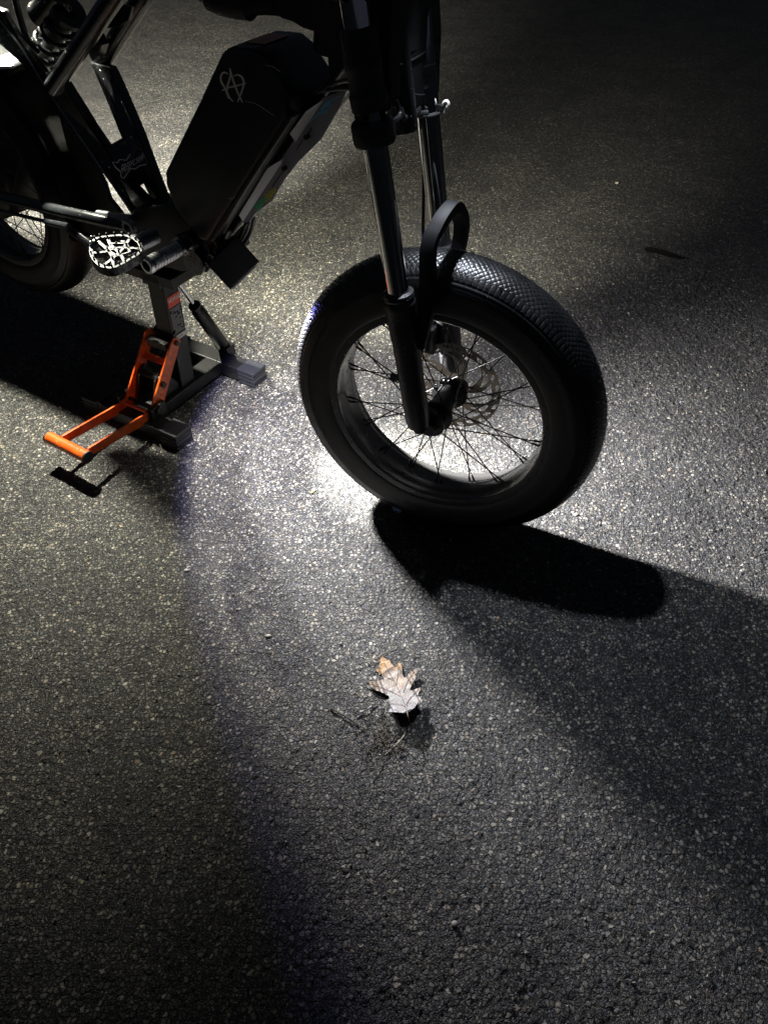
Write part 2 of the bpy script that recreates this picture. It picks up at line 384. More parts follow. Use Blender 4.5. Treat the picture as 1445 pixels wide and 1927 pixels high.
# front hub and brake rotor (rotor on the far side)
bm = new(); lathe(bm, [(-.085, .0), (-.085, .008), (-.066, .008), (-.066, .017), (-.045, .018), (-.042, .032), (-.036, .033), (-.033, .021), (.030, .020), (.033, .030), (.038, .030), (.040, .018), (.056, .018), (.060, .024), (.064, .024), (.066, .012), (.080, .012), (.080, 0)], (0, 0, 0), (0, -1, 0), 32)
finish(bm, 'hub', M['satin'], fwl, True)
def rotor(r_in, r_out, parent, y):
    bm = new(); NA = 144; rad = [r_out-.017, r_out-.013, r_out-.0095, r_out-.006, r_out-.0025, r_out]
    ring = [[bm.verts.new((r*math.cos(2*math.pi*(k+.7*j)/NA), y, r*math.sin(2*math.pi*(k+.7*j)/NA))) for k in range(NA)] for j, r in enumerate(rad)]
    for j in range(5):
        for k in range(NA):
            if (j in (2, 3) and k % 12 in (2, 3, 4)) or (j in (1, 2) and k % 12 in (8, 9, 10)): continue
            bm.faces.new((ring[j][k], ring[j][(k+1) % NA], ring[j+1][(k+1) % NA], ring[j+1][k]))
    for i in range(6):                                    # swept arms to the centre carrier
        a0 = 2*math.pi*i/6
        for da in (.0, .42):
            pts = []
            for t in np.linspace(0, 1, 6):
                r = .026+(rad[0]+.001-.026)*t; a = a0+da*t+.75*t*t*.6
                hw = (.007-.0035*t)/r
                pts.append(((r*math.cos(a-hw), y, r*math.sin(a-hw)), (r*math.cos(a+hw), y, r*math.sin(a+hw))))
            vs = [(bm.verts.new(p), bm.verts.new(q)) for p, q in pts]
            for p, q in zip(vs, vs[1:]): bm.faces.new((p[0], p[1], q[1], q[0]))
    lathe(bm, [(-y, .012), (-y, .030)], (0, 0, 0), (0, -1, 0), 36)
    bmesh.ops.solidify(bm, geom=bm.faces[:], thickness=.002)
    return finish(bm, 'brake_rotor', M['rotor'], parent)
rotor(.03, .090, fwl, .058)
bm = new(); lathe(bm, [(-.065, 0), (-.065, .05), (-.05, .085), (-.042, .092), (.036, .092), (.045, .088), (.058, .06), (.062, .02), (.085, .012), (.085, 0)], (0, 0, 0), (0, -1, 0), 48)
finish(bm, 'hub_motor', M['satin'], rwl, True)
# water drops beaded on the tread
def drops(parent, n, a0, a1, seed):
    rg = np.random.default_rng(seed); V = []; Fc = []
    bm = new(); bmesh.ops.create_icosphere(bm, subdivisions=1, radius=1); bv = np.array([v.co[:] for v in bm.verts]); bf = np.array([[v.index for v in f.verts] for f in bm.faces]); bm.free()
    for i in range(n):
        a = R(rg.uniform(a0, a1)); ph = rg.normal(0, .55); ph = max(-1.5, min(1.5, ph)); s = rg.uniform(.0006, .0013)
        r = .244+.0432*math.cos(ph); wv = .0492*math.sin(ph)
        c = np.array([r*math.cos(a), -wv, r*math.sin(a)]); V.append(bv*s+c); Fc.append(bf+i*len(bv))
    me = mesh_np('water_drops', np.concatenate(V), np.concatenate(Fc)); o = link('water_drops', me, M['drop'], parent, True)
    o['kind'] = 'stuff'; return o
drops(fwl, 1500, -20, 175, 5); drops(rwl, 300, 0, 120, 6)
bm = new()
c_ = R(-104)
for da, dr in ((-.045, 0), (-.03, .004), (-.015, -.001), (.0, .004), (.012, 0)):
    r = .262+dr; box(bm, (r*math.cos(c_+da), -.0445, r*math.sin(c_+da)), .006, .002, .006)
finish(bm, 'scuff_mark', M['blue'], fwl)
# ------------------------------------------------------------------ fork
NB, NTp = (785, 785), (673, 52)
def on_leg(near, v):
    (u0, v0), (u1, v1) = (NB, NTp) if near else ((845, 632), (804, 195))
    return FP(u0+(u1-u0)*(v-v0)/(v1-v0), v, .085 if near else -.085)
nb, nm, nt_ = on_leg(1, 800), on_leg(1, 552), on_leg(1, -60)
fb_, fm, ft = on_leg(0, 735), on_leg(0, 462), on_leg(0, -20)
fork = bpy.data.objects
bm = new(); dn = (nt_-nb).normalized()
# lower crown, upper crown and steerer are one casting
cz = [(n, nt_ if n else ft) for n in (1, 0)]
def leg_at_z(near, z):
    a, b = (nb, nt_) if near else (fb_, ft); return a+(b-a)*((z-a.z)/(b.z-a.z))
for z, hh in ((.785, .030), (.915, .028)):
    A, C_ = leg_at_z(1, z), leg_at_z(0, z); d = (C_-A); l = d.length; d.normalize(); fx = Vector((0, 0, 1)).cross(d).normalized()
    if fx.x < 0: fx = -fx
    out = [A-fx*.024, A-d*.022, A+fx*.022, A+d*.04+fx*.002, C_-d*.04+fx*.002, C_+fx*.018, C_+d*.022, C_-fx*.024, C_-d*.06-fx*.035, A+d*.06-fx*.035]
    prism(bm, [p-Vector((0, 0, hh/2)) for p in out], Vector((0, 0, hh)))
mid0, mid1 = (leg_at_z(1, .74)+leg_at_z(0, .74))/2, (leg_at_z(1, .99)+leg_at_z(0, .99))/2
off = (WF.x*0, 0, 0)
tube(bm, [mid0-(mid1-mid0)*.02, mid1], .021, 20)
crown = finish(bm, 'fork', M['satin'], bike, True, .003)
for near in (1, 0):
    a, t = (nm, nt_) if near else (fm, ft)
    d = (t-a).normalized()
    bm = new(); tube(bm, [a-d*.02, t], .0168, 40, False); finish(bm, 'stanchion', M['chrome'], crown, True)
    bot = nb if near else fb_
    bm = new(); e = (bot-a).normalized()
    lathe(bm, [(-.004, .0175), (-.002, .0235), (.004, .0245), (.008, .0225), (.012, .0245), (.016, .0250), (.022, .0235), (.05, .0238), (.085, .0218), (.12, .0212), (.20, .0208), ((bot-a).length-.012, .0205), ((bot-a).length, .018), ((bot-a).length+.001, .0)], a, e, 36)
    ins = (F(0, 0, 0)-F(0, 1, 0))*(1 if near else -1)                       # towards the wheel
    ax = F(0, .052 if near else -.062, .285)
    # dropout: lug that reaches in and back to the axle
    lug = [bot+Vector((0, 0, .045)), bot+Vector((0, 0, -.004)), ax+Vector((0, 0, -.018)), ax+(F(.02, 0, 0)-F(0, 0, 0)), ax+Vector((0, 0, .022))]
    prism(bm, [p-ins*.010 for p in lug], ins*.016)
    cyl(bm, bot+e*-.004, bot+e*.012, .010, 16)
    if near:
        tab = on_leg(1, 713); fx = (F(1, 0, 0)-F(0, 0, 0))
        box(bm, tab-fx*.024-ins*.006, .020, .006, .010, Matrix.Rotation(WY-BY, 3, 'Z'))
    finish(bm, 'lower_leg', M['satin'], crown, True)
bm = new(); lathe(bm, [(-.014, .018), (-.014, .0265), (-.010, .0285), (.010, .0285), (.014, .0265), (.014, .018)], on_leg(1, 248), (nt_-nb), 32, True)
cyl(bm, on_leg(1, 248)-(F(.03, 0, 0)-F(0, 0, 0)), on_leg(1, 248)-(F(.024, 0, 0)-F(0, 0, 0)), .005, 10)
finish(bm, 'travel_collar', M['matte'], crown, True)
bm = new()
lathe(bm, [(-.0, .018), (-.0, .0235), (.018, .0245), (.02, .0225), (.045, .0225), (.047, .0238), (.060, .0238), (.064, .0225), (.088, .0225), (.09, .018)], on_leg(1, 205), (nt_-nb), 32)
finish(bm, 'stanchion_sleeve', M['matte'], crown, True)
bm = new(); A = on_leg(1, 590); C2 = on_leg(0, 505); fx = F(1, 0, 0)-F(0, 0, 0); up = Vector((0, 0, 1)); inn = (C2-A).normalized()
arch = smoothpath([A+fx*.026-up*.055+inn*.006, A+fx*.036+up*.02+inn*.012, FP(806, 470, .058), FP(822, 428, .040), FP(842, 398, .014), FP(855, 389, -.008), FP(865, 404, -.034), FP(868, 436, -.050), C2+fx*.024+up*.010-inn*.008, C2+fx*.026-up*.05], 8)
n = len(arch)
# the brace is a broad flat strap: sweep a rectangle
vs = []
for i, p in enumerate(arch):
    d = (arch[min(i+1, n-1)]-arch[max(i-1, 0)]).normalized(); s_ = fx-d*fx.dot(d); s_.normalize(); t_ = d.cross(s_)
    k = abs(i/(n-1)-.5)*2; hw = .0095+.003*k; ht = .0085
    vs.append([bm.verts.new(p+s_*hw+t_*ht), bm.verts.new(p-s_*hw+t_*ht), bm.verts.new(p-s_*hw-t_*ht), bm.verts.new(p+s_*hw-t_*ht)])
for a, b in zip(vs, vs[1:]):
    for k in range(4): bm.faces.new((a[k], a[(k+1) % 4], b[(k+1) % 4], b[k]))
bm.faces.new(vs[0]); bm.faces.new(vs[-1][::-1])
finish(bm, 'fork_brace', M['brace'], crown, True, .002)
bm = new(); box(bm, F(-.062, -.068, .372), .045, .03, .055, Matrix.Rotation(WY-BY, 3, 'Z')); cyl(bm, F(-.05, -.045, .36), F(-.05, -.05, .40), .010)
finish(bm, 'brake_caliper', M['satin'], bike, True, .004)
bm = new(); tube(bm, smoothpath([F(-.06, -.066, .40), FP(800, 600, -.075), FP(796, 450, -.09), FP(797, 340, -.09), FP(792, 230, -.07), FP(780, 120, -.04)], 8), .0028, 10); finish(bm, 'brake_hose', M['matte'], bike, True)
# zip tie on the far stanchion
bm = new(); c0 = on_leg(0, 212); dd = (ft-fb_).normalized(); x_, y_, _ = basis(dd)
tube(bm, [c0+(x_*math.cos(t)+y_*math.sin(t))*.0195 for t in np.linspace(0, 2*math.pi, 24, endpoint=False)], .0020, 8, closed=True)
tube(bm, [FP(805, 212, -.062), FP(790, 213, -.055), FP(776, 206, -.05)], .0035, 8)
box(bm, FP(830, 202, -.085), .010, .008, .007)
zt = finish(bm, 'zip_tie', M['matte'], bike, True)
bm = new(); tube(bm, smoothpath([FP(833, 205, -.085), FP(835, 194, -.085), FP(841, 191, -.085), FP(843, 198, -.085), FP(838, 204, -.085), FP(836, 212, -.085)], 4), [.0015]*3+[.0028]*12+[.0016]*6, 8); finish(bm, 'tie_tail', M['zip'], zt, True)
# ------------------------------------------------------------------ front cover, head bag, cables
def wp(f, wd, z): return F(f, wd, z)
def cw(u): return .05-.175*(u-735)/94.0                          # the cover runs slantwise across the fork
def cpt(u, v, k=0): q = FP(u, v, cw(u)); return q+fwd_*k
fwd_ = F(1, 0, 0)-F(0, 0, 0)
cov = [(736, -12), (736, 60), (733, 120), (736, 178), (745, 203), (768, 212), (792, 203), (812, 192), (823, 187), (828, 172), (829, 120), (832, 60), (828, -12)]
bm = new(); prism(bm, [cpt(u, v) for u, v in cov], fwd_*-.030)
cover = finish(bm, 'front_cover', M['mask'], bike, True, .005, 3)
for q in ([(766, 20), (792, 16), (786, 92), (756, 104)], [(806, 12), (822, 10), (818, 66), (800, 76)]):
    bm = new(); prism(bm, [cpt(u, v, .0012) for u, v in q], fwd_*-.003); finish(bm, 'cover_stripe', M['mask_stripe'], cover)
bm = new(); tube(bm, smoothpath([cpt(750, 122, .001), cpt(775, 112, .001), cpt(800, 96, .001), cpt(826, 76, .001)], 5), .0016, 6); finish(bm, 'cover_seam', M['mask_stripe'], cover)
bm = new(); tube(bm, smoothpath([cpt(762, 162, .001), cpt(776, 176, .001), cpt(795, 178, .001), cpt(812, 170, .001)], 5), .0014, 6); finish(bm, 'cover_seam', M['mask_stripe'], cover)
for pts in ([(744, 190, .03), (752, 214, .03), (745, 226, .05), (728, 232, .07)], [(760, 205, .0), (770, 219, .01), (781, 214, -.03), (789, 204, -.05)], [(752, 200, .02), (760, 222, .02), (768, 208, 0)]):
    bm = new(); tube(bm, smoothpath([FP(*q) for q in pts], 5), .004, 8); finish(bm, 'cable', M['satin'], bike, True)
for pts in ([(612, 178, .04), (640, 138, .06), (664, 100, .06), (672, 40, .05)], [(618, 172, .03), (648, 128, .05), (668, 84, .05)], [(608, 170, .05), (632, 156, .07), (668, 150, .085), (690, 156, .09)], [(600, 172, .04), (640, 167, .08), (672, 168, .09), (700, 172, .07)]):
    bm = new(); tube(bm, smoothpath([P(*q) for q in pts], 6), .0028, 8); finish(bm, 'cable', M['satin'], bike, True)
bm = new()
hb = [(470, -25), (480, 8), (494, 19), (515, 24), (529, 35), (550, 42), (570, 54), (586, 59), (598, 63), (608, 68), (613, 81), (616, 110), (617, 140), (612, 172), (640, 150), (662, 110), (655, 30), (652, -20)]
prism(bm, [P(u, v, .03) for u, v in hb], Vector((0, .06, 0)))
finish(bm, 'head_gusset', M['matte'], bike, False, .004)
# ------------------------------------------------------------------ main frame
bm = new()
for s_ in (1, -1):
    w0 = .05*s_; a = P(100, 165, .05) if s_ > 0 else P(187, 124, -.05); b = P(213, -4, .05) if s_ > 0 else P(268, -4, -.05); d = (b-a)
    tube(bm, smoothpath([a, a+d*.5, b, b+d*.18, B(.72, w0*.9, b.z+.055), B(.86, w0*.7, .882), B(1.0, w0*.4, .880)], 6), .0158, 22)
frame = finish(bm, 'frame', M['paint'], bike, True)
bm = new(); tube(bm, [B(.97, 0, .80), B(.985, 0, .93)], .030, 28); tube(bm, smoothpath([P(380, -16, 0), P(430, -2, 0), P(520, 4, 0), P(650, 10, 0)], 5), [.014]*3+[.02]*4+[.017]*9, 18)
tube(bm, smoothpath([P(375, -20, .03), P(420, 0, .03), P(470, 8, .03), P(520, 4, .02)], 5), [.012]*3+[.021]*8+[.014]*5, 14)
finish(bm, 'head_tube', M['matte'], frame, True)
def strut(name, px, w_top, w_bot, vt, vb, th, m=M['paint'], bev=.003):
    bm = new(); pts = [P(u, v, w_top+(w_bot-w_top)*min(1, max(0, (v-vt)/(vb-vt)))) for u, v in px]
    prism(bm, pts, Vector((0, th, 0))); return finish(bm, name, m, frame, False, bev)
strut('seat_strut', [(60, 138), (84, 138), (118, 158), (152, 212), (175, 248), (197, 282), (225, 330), (256, 362), (290, 398), (310, 440), (285, 452), (248, 402), (200, 335), (150, 262), (100, 190)], .05, .022, 150, 280, .022)
strut('seat_strut', [(172, 118), (205, 128), (216, 150), (240, 205), (262, 258), (290, 332), (325, 420), (306, 430), (286, 380), (270, 346), (248, 300), (231, 262), (205, 200), (180, 140)], -.03, -.006, 130, 260, .020)
# cross plate with the sticker
bm = new(); cp = [P(190, 284, .022), P(233, 259, -.008), P(262, 258, -.010), P(290, 332, -.010), P(270, 346, -.010), P(252, 358, .016), P(230, 340, .022)]
prism(bm, cp, Vector((-.004, .006, 0))); plate = finish(bm, 'cross_plate', M['paint'], frame, False, .0015)
def px_text(body, size, mat_, parent, quad, wfun, name='lettering', bold=0.0, lift=.0012):
    """lettering fitted to a face given by its left, right and lower anchor points"""
    Lp, Rp, Dn = quad; x = (Rp-Lp); y = (Lp-Dn); me = text_mesh(body, 1.0, .0, bold)
    xs_ = [v.co.x for v in me.vertices]; ys_ = [v.co.y for v in me.vertices]
    x0, x1, y0, y1 = min(xs_), max(xs_), min(ys_), max(ys_); n_ = x.cross(y).normalized()
    for v in me.vertices:
        a = (v.co.x-x0)/(x1-x0); b_ = (v.co.y-y0)/(y1-y0); v.co = Lp+x*a+y*(b_-1)+n_*lift*wfun
    return link(name, me, mat_, parent)
def sticker_pt(u, v):                                              # on the cross plate's face
    n_ = (cp[1]-cp[0]).cross(cp[3]-cp[0]).normalized()
    o_ = CAMP; d = ray(u, v); loc = Matrix.Rotation(-BY, 4, 'Z'); o_l = loc @ (o_-BO); d_l = loc @ d
    return o_l+d_l*((cp[0]-o_l).dot(n_)/d_l.dot(n_))-d_l.normalized()*.0085
outl = [(212, 305), (222, 306), (226, 300), (238, 302), (246, 290), (252, 291), (258, 283), (268, 279), (269, 291), (276, 300), (277, 309), (262, 312), (255, 318), (246, 317), (240, 326), (233, 336), (229, 333), (227, 322), (218, 315)]
bm = new()
tube(bm, [sticker_pt(*q) for q in outl], .0011, 4, closed=True)
finish(bm, 'sticker_outline', M['sticker'], plate)
bm = None
let = text_mesh('FREEFORM', 1.0, .0, .012, shear=.1); xs_ = [v.co.x for v in let.vertices]; ys_ = [v.co.y for v in let.vertices]; x0, x1, y0, y1 = min(xs_), max(xs_), min(ys_), max(ys_)
for v in let.vertices:
    a = (v.co.x-x0)/(x1-x0); b_ = (v.co.y-y0)/(y1-y0); mid = 1-.25*math.sin(math.pi*a)
    cu, cv = 228+43*a, 320-25*a; v.co = sticker_pt(cu-3.5*(b_-.5)*-1, cv-17*mid*(b_-.5)*(1.25-.3*a))
link('sticker_lettering', let, M['sticker'], plate)
# upper link that runs out to the shock, and its edge trim
strut('shock_link', [(-30, 8), (6, 20), (32, 70), (62, 110), (84, 138), (100, 190), (150, 262), (120, 235), (75, 165), (40, 120), (-5, 80), (-40, 40)], .052, .04, 0, 260, .014)
bm = new(); tube(bm, [P(u, v, .054) for u, v in [(-6, 30), (40, 88), (75, 145), (130, 228), (185, 308), (250, 404)]], .0016, 6); finish(bm, 'edge_trim', M['silver'], frame, True)
bm = new(); prism(bm, [P(u, v, 0) for u, v in [(163, 94), (180, 66), (191, 86), (184, 106), (174, 116)]], Vector((0, .02, 0))); prism(bm, [P(u, v, -.03) for u, v in [(208, 35), (232, 8), (250, 12), (242, 40), (222, 52), (196, 54)]], Vector((0, .02, 0)))
finish(bm, 'seat_bracket', M['paint'], frame, False, .002)
# shock absorber
bm = new(); a, b = P(76, 112, .0), P(132, 20, .0); x_, y_, d_ = basis(b-a); Ln = (b-a).length
N_ = 120; tube(bm, [a+d_*(Ln*t)+(x_*math.cos(2*math.pi*5.5*t)+y_*math.sin(2*math.pi*5.5*t))*.0255 for t in np.linspace(.05, .95, N_)], .0048, 10)
coil = finish(bm, 'shock_spring', M['paint'], bike, True)
bm = new(); tube(bm, [a, a+d_*Ln*.5], .012, 20); tube(bm, [a+d_*Ln*.45, b], .017, 20); cyl(bm, a-d_*.01-Vector((0, .02, 0)), a-d_*.01+Vector((0, .02, 0)), .013); cyl(bm, a+d_*Ln*.93, b, .030)
finish(bm, 'shock_damper', M['satin'], coil, True)
bm = new(); c0, c1 = P(74, 30, .01), P(112, -14, .01); tube(bm, [c0, c0+(c1-c0)*.04, c0+(c1-c0)*.1, c0+(c1-c0)*.15, c1], [.017, .0225, .0225, .0205, .0205], 28); finish(bm, 'shock_reservoir', M['paint'], coil, True)
bm = new(); tube(bm, smoothpath([P(26, -12, .03), P(40, 40, .03), P(54, 75, .03), P(74, 98, .02)], 5), .0062, 14); finish(bm, 'stay_rod', M['paint'], bike, True); bm = new(); tube(bm, smoothpath([P(112, -20, .03), P(122, 2, .03), P(130, 16, .02)], 4), .006, 12); finish(bm, 'stay_rod', M['paint'], bike, True)
# ------------------------------------------------------------------ battery
bm = new()
prof = [(.624, .553), (.629, .578), (.739, .708), (.803, .786), (.818, .797), (.868, .800), (.890, .790), (.930, .748), (.926, .718), (.706, .462), (.682, .464), (.634, .516)]
prism(bm, [B(x, .062, z) for x, z in prof], Vector((0, .124, 0)))
batt = finish(bm, 'battery', M['case'], bike, True, .011, 4)
bm = new(); prism(bm, [B(x, .030, z) for x, z in [(.826, .7982), (.866, .8006), (.866, .8014), (.826, .7990)]], Vector((0, .06, 0))); finish(bm, 'top_reflection', mat('amber_reflection_tint', (.70, .24, .08), .35), batt, False, .0004)  # warm reflection on the battery top, painted as a thin coloured plate
bm = new(); prism(bm, [P(u, v, .066) for u, v in [(538, 222), (546, 214), (552, 220), (470, 345), (404, 452), (394, 458), (400, 440)]], Vector((0, .02, 0))); finish(bm, 'mount_rail', M['satin'], batt, False, .002)
# linear emblem and scratches on the near face
def face_pt(u, v): return P(u, v, .0624)
def stroke(bm, pts, wd=1.2):
    pts = [Vector((x, y, 0)) for x, y in pts]; n = len(pts); top, bot = [], []
    for i in range(n):
        d = (pts[min(i+1, n-1)]-pts[max(i-1, 0)]).normalized(); q = Vector((-d.y, d.x, 0)); k = wd*(.55+.45*math.sin(math.pi*i/(n-1)))
        top.append(pts[i]+q*k); bot.append(pts[i]-q*k)
    a = [bm.verts.new(face_pt(p.x, p.y)) for p in top]; b = [bm.verts.new(face_pt(p.x, p.y)) for p in bot]
    for i in range(n-1): bm.faces.new((a[i], a[i+1], b[i+1], b[i]))
def o4(pts): return [(300+x/3.705, y/3.705) for x, y in pts]
def sm2(pts, n=6): return [(p.x, p.y) for p in smoothpath([Vector((x, y, 0)) for x, y in pts], n)]
bm = new()
stroke(bm, sm2(o4([(492, 475), (495, 530), (475, 600), (472, 640), (490, 680), (515, 708)])), 2.0)
stroke(bm, sm2(o4([(492, 475), (515, 560), (545, 640), (580, 715)])), 2.0)
stroke(bm, sm2(o4([(435, 632), (480, 612), (550, 595), (605, 580)])), 1.6)
stroke(bm, sm2(o4([(480, 515), (450, 505), (430, 530), (432, 570), (455, 610), (482, 688)])), 2.0)
stroke(bm, sm2(o4([(520, 530), (550, 522), (580, 545), (588, 590), (570, 650), (545, 712)])), 2.0)
finish(bm, 'emblem', M['emblem'], batt)
for q in ([(600, 708), (680, 728), (805, 812)], [(735, 455), (790, 465), (850, 505)], [(480, 1385), (510, 1385), (530, 1365)]):
    bm = new(); stroke(bm, sm2(o4(q)), .45); finish(bm, 'scratch', M['sticker'], batt)
# ------------------------------------------------------------------ down tube and guard plate
bm = new(); tube(bm, [P(392, 486, 0), P(420, 436, 0), P(652, 150, 0)], .0185, 24)
dt = finish(bm, 'down_tube', M['paint'], bike, True)
bm = new(); gp = [(568, 242), (606, 184), (652, 168), (640, 200), (604, 262), (560, 306), (534, 340), (512, 378), (480, 402), (470, 418), (455, 420), (470, 396), (505, 338), (545, 276)]
prism(bm, [P(u, v, .022) for u, v in gp], Vector((0, .003, 0))); gd = finish(bm, 'guard_plate', M['guard'], bike, False, .0006)
for q in ([(545.5, 252), (576, 209), (608, 188), (556, 267)], [(450, 405), (504, 316), (535, 298), (457, 416)]):
    bm = new(); ws = [.030, .030, .024, .024]
    pts = [P(u, v, .030 if i in (0, 1) else .0236) for i, (u, v) in enumerate(q)]
    prism(bm, pts, Vector((0, .002, 0))); finish(bm, 'guard_flange', M['guard_lit'], gd)
bm = new()
def gpt(u, v): return P(u, v, .0232)
def stroke_g(bm, pts, wd):
    n = len(pts); a, b = [], []
    for i in range(n):
        p = Vector((*pts[i], 0)); d = (Vector((*pts[min(i+1, n-1)], 0))-Vector((*pts[max(i-1, 0)], 0))).normalized(); q = Vector((-d.y, d.x, 0))*wd
        a.append(bm.verts.new(gpt(p.x+q.x, p.y+q.y))); b.append(bm.verts.new(gpt(p.x-q.x, p.y-q.y)))
    for i in range(n-1): bm.faces.new((a[i], a[i+1], b[i+1], b[i]))
bm.free()
for q in ([(587, 240), (576, 258)], [(570, 262), (558, 283)], [(536, 318), (512, 352)]): bm = new(); stroke_g(bm, q, .9); finish(bm, 'guard_slot', M['matte'], gd)
for u, v in ((579, 257), (537, 316)):
    bm = new(); c0 = gpt(u, v); cyl(bm, c0+Vector((0, .004, 0)), c0-Vector((0, .006, 0)), .0038, 12); finish(bm, 'guard_bolt', M['satin'], gd, True)
bm = new()
for q in ([(584, 229), (606, 207), (612, 196), (640, 180)], [(604, 210), (622, 192), (616, 202), (626, 196)], [(598, 218), (608, 206), (603, 216), (614, 205), (610, 214), (618, 206)], [(590, 224), (604, 212)]): stroke_g(bm, sm2(q, 4), .9)
stroke_g(bm, [(605, 206), (612, 197), (620, 190)], 2.6)
finish(bm, 'blue_logo_sticker', M['teal'], gd)
for cl, x0_, x1_ in (('lime', 0, .55), ('yellow', .50, 1)):
    bm = new()
    for k in range(7):
        t = x0_+(x1_-x0_)*(k+.5)/7; cx, cy = 480+38*t, 393-36*t
        stroke_g(bm, sm2([(cx-2-3*math.sin(k*2.1), cy-4+2*math.cos(k*3)), (cx+3, cy-2), (cx-1, cy+3), (cx+3+2*math.sin(k), cy+5)], 3), .75)
    stroke_g(bm, sm2([(480+38*x0_, 390-34*x0_), (480+38*(x0_+x1_)/2, 388-36*(x0_+x1_)/2), (480+38*x1_, 392-36*x1_)], 4), 1.0)
    finish(bm, 'logo_sticker', M[cl], gd)
for k, q in enumerate(([(470, 415), (462, 440), (448, 462), (425, 482), (400, 492)], [(478, 410), (472, 436), (455, 462), (430, 478)], [(464, 418), (450, 450), (438, 470)])): 
    bm = new(); tube(bm, smoothpath([P(u, v, -.005+.008*k) for u, v in q], 6), .0036, 10); finish(bm, 'cable', M['satin'], bike, True)
# ------------------------------------------------------------------ bottom bracket region, pegs, pedal
bm = new(); prism(bm, [P(u, v, .045) for u, v in [(250, 395), (300, 385), (340, 390), (372, 440), (392, 455), (402, 490), (385, 508), (340, 512), (300, 500), (262, 474), (240, 440)]], Vector((0, .10, 0)))
bb = finish(bm, 'motor_case', M['satin'], bike, True, .006, 3)
bm = new(); cyl(bm, B(.655, .06, .41), B(.655, -.06, .41), .026, 32); cyl(bm, P(398, 490, .05), P(398, 490, .05)+Vector((0, .10, 0)), .012); cyl(bm, P(382, 500, .05), P(382, 500, .05)+Vector((0, .10, 0)), .014)
for u, v, r_ in ((390, 496, .010), (372, 503, .008), (408, 486, .007), (420, 470, .009), (412, 496, .008)):
    c0 = P(u, v, .052); cyl(bm, c0, c0+Vector((0, .02, 0)), r_, 14); cyl(bm, c0-Vector((0, .004, 0)), c0, r_*.6, 6)
finish(bm, 'bottom_bracket', M['paint'], bb, True)
bm = new(); a, b = B(.646, .165, .446), B(.650, .075, .448); d = (b-a)
prof = [(0, .0105), (0, .0150), (.004, .0162), (.008, .0162), (.010, .0150)]
for k in range(9): t = .014+k*.0075; prof += [(t, .0150), (t+.001, .0138), (t+.002, .0138), (t+.003, .0150)]
prof += [(.086, .0150), (.088, .0175), (.094, .0175)]
lathe(bm, prof+[(.094, .0)], a, d, 28); lathe(bm, [(0, .0105), (.03, .0105), (.031, 0)], a, d, 28)
finish(bm, 'foot_peg', M['peg'], bike, True)
bm = new(); c0 = B(.652, .078, .452); cyl(bm, c0+Vector((-.004, -.004, .0)), c0+Vector((.004, .03, .0)), .019, 28); lathe(bm, [(0, .012), (0, .016), (.003, .016), (.003, .012)], P(356, 458, .086), (0, -1, 0), 24, True)
finish(bm, 'peg_mount', M['paint'], bike, True)
bm = new()
PZ = .474
def pp(u, v, z=PZ): return tb(G(u, v, z))
ring_ = sm2([(176, 462), (186, 455), (204, 452), (226, 450), (246, 452), (262, 462), (268, 474), (262, 486), (248, 494), (234, 503), (214, 511), (194, 508), (180, 496), (174, 480), (176, 462)], 3)[:-1]
def band(pts, hw, ht, closed=True):
    P3 = [pp(u, v) for u, v in pts]; n = len(P3); rr = []
    for i in range(n):
        d = (P3[(i+1) % n]-P3[i-1]) if closed else (P3[min(i+1, n-1)]-P3[max(i-1, 0)])
        d.normalize(); s_ = Vector((0, 0, 1)).cross(d); s_.normalize()
        rr.append([bm.verts.new(P3[i]+s_*x+Vector((0, 0, z))) for x, z in ((hw, ht), (-hw, ht), (-hw, -ht), (hw, -ht))])
    for i in range(n if closed else n-1):
        a, b = rr[i], rr[(i+1) % n]
        for k in range(4): bm.faces.new((a[k], a[(k+1) % 4], b[(k+1) % 4], b[k]))
    if not closed: bm.faces.new(rr[0]); bm.faces.new(rr[-1][::-1])
band(ring_, .0032, .008)
for q in ([(176, 480), (200, 478), (225, 470), (262, 472)], [(205, 452), (210, 465), (226, 480), (238, 500)], [(186, 458), (205, 475), (214, 490), (214, 509)], [(246, 453), (236, 468), (226, 480), (196, 505)]): band(sm2(q, 3), .0030, .005, False)
band([(212, 462), (240, 462), (246, 478), (222, 486), (206, 476)], .0028, .005)
pedal = finish(bm, 'pedal', M['pedal'], bike, False, .0008)
for i in range(0, len(ring_), 2):
    bm = new(); c0 = pp(*ring_[i]); cyl(bm, c0+Vector((0, 0, .006)), c0+Vector((0, 0, .0135)), .0017, 8); finish(bm, 'traction_pin', M['pedal'], pedal, True)
for u, v in ((205, 476), (226, 480), (240, 468), (214, 492), (222, 466)):
    bm = new(); c0 = pp(u, v); cyl(bm, c0+Vector((0, 0, .003)), c0+Vector((0, 0, .011)), .0017, 8); finish(bm, 'traction_pin', M['pedal'], pedal, True)
bm = new(); tube(bm, smoothpath([pp(182, 466, .480), pp(174, 460, .486), pp(171, 450, .49), pp(174, 446, .50)], 5), [.0045]*8+[.003]*7+[.0012], 10); finish(bm, 'heel_hook', M['silver'], pedal, True)
bm = new(); cyl(bm, B(.585, .158, .458), B(.592, .085, .460), .0175, 28); lathe(bm, [(0, .009), (0, .0145), (.012, .0145), (.012, .009)], P(240, 430, .092), (0, 1, 0), 28, True)
finish(bm, 'crank_boss', M['silver'], bike, True, label='silver boss behind the pedal')
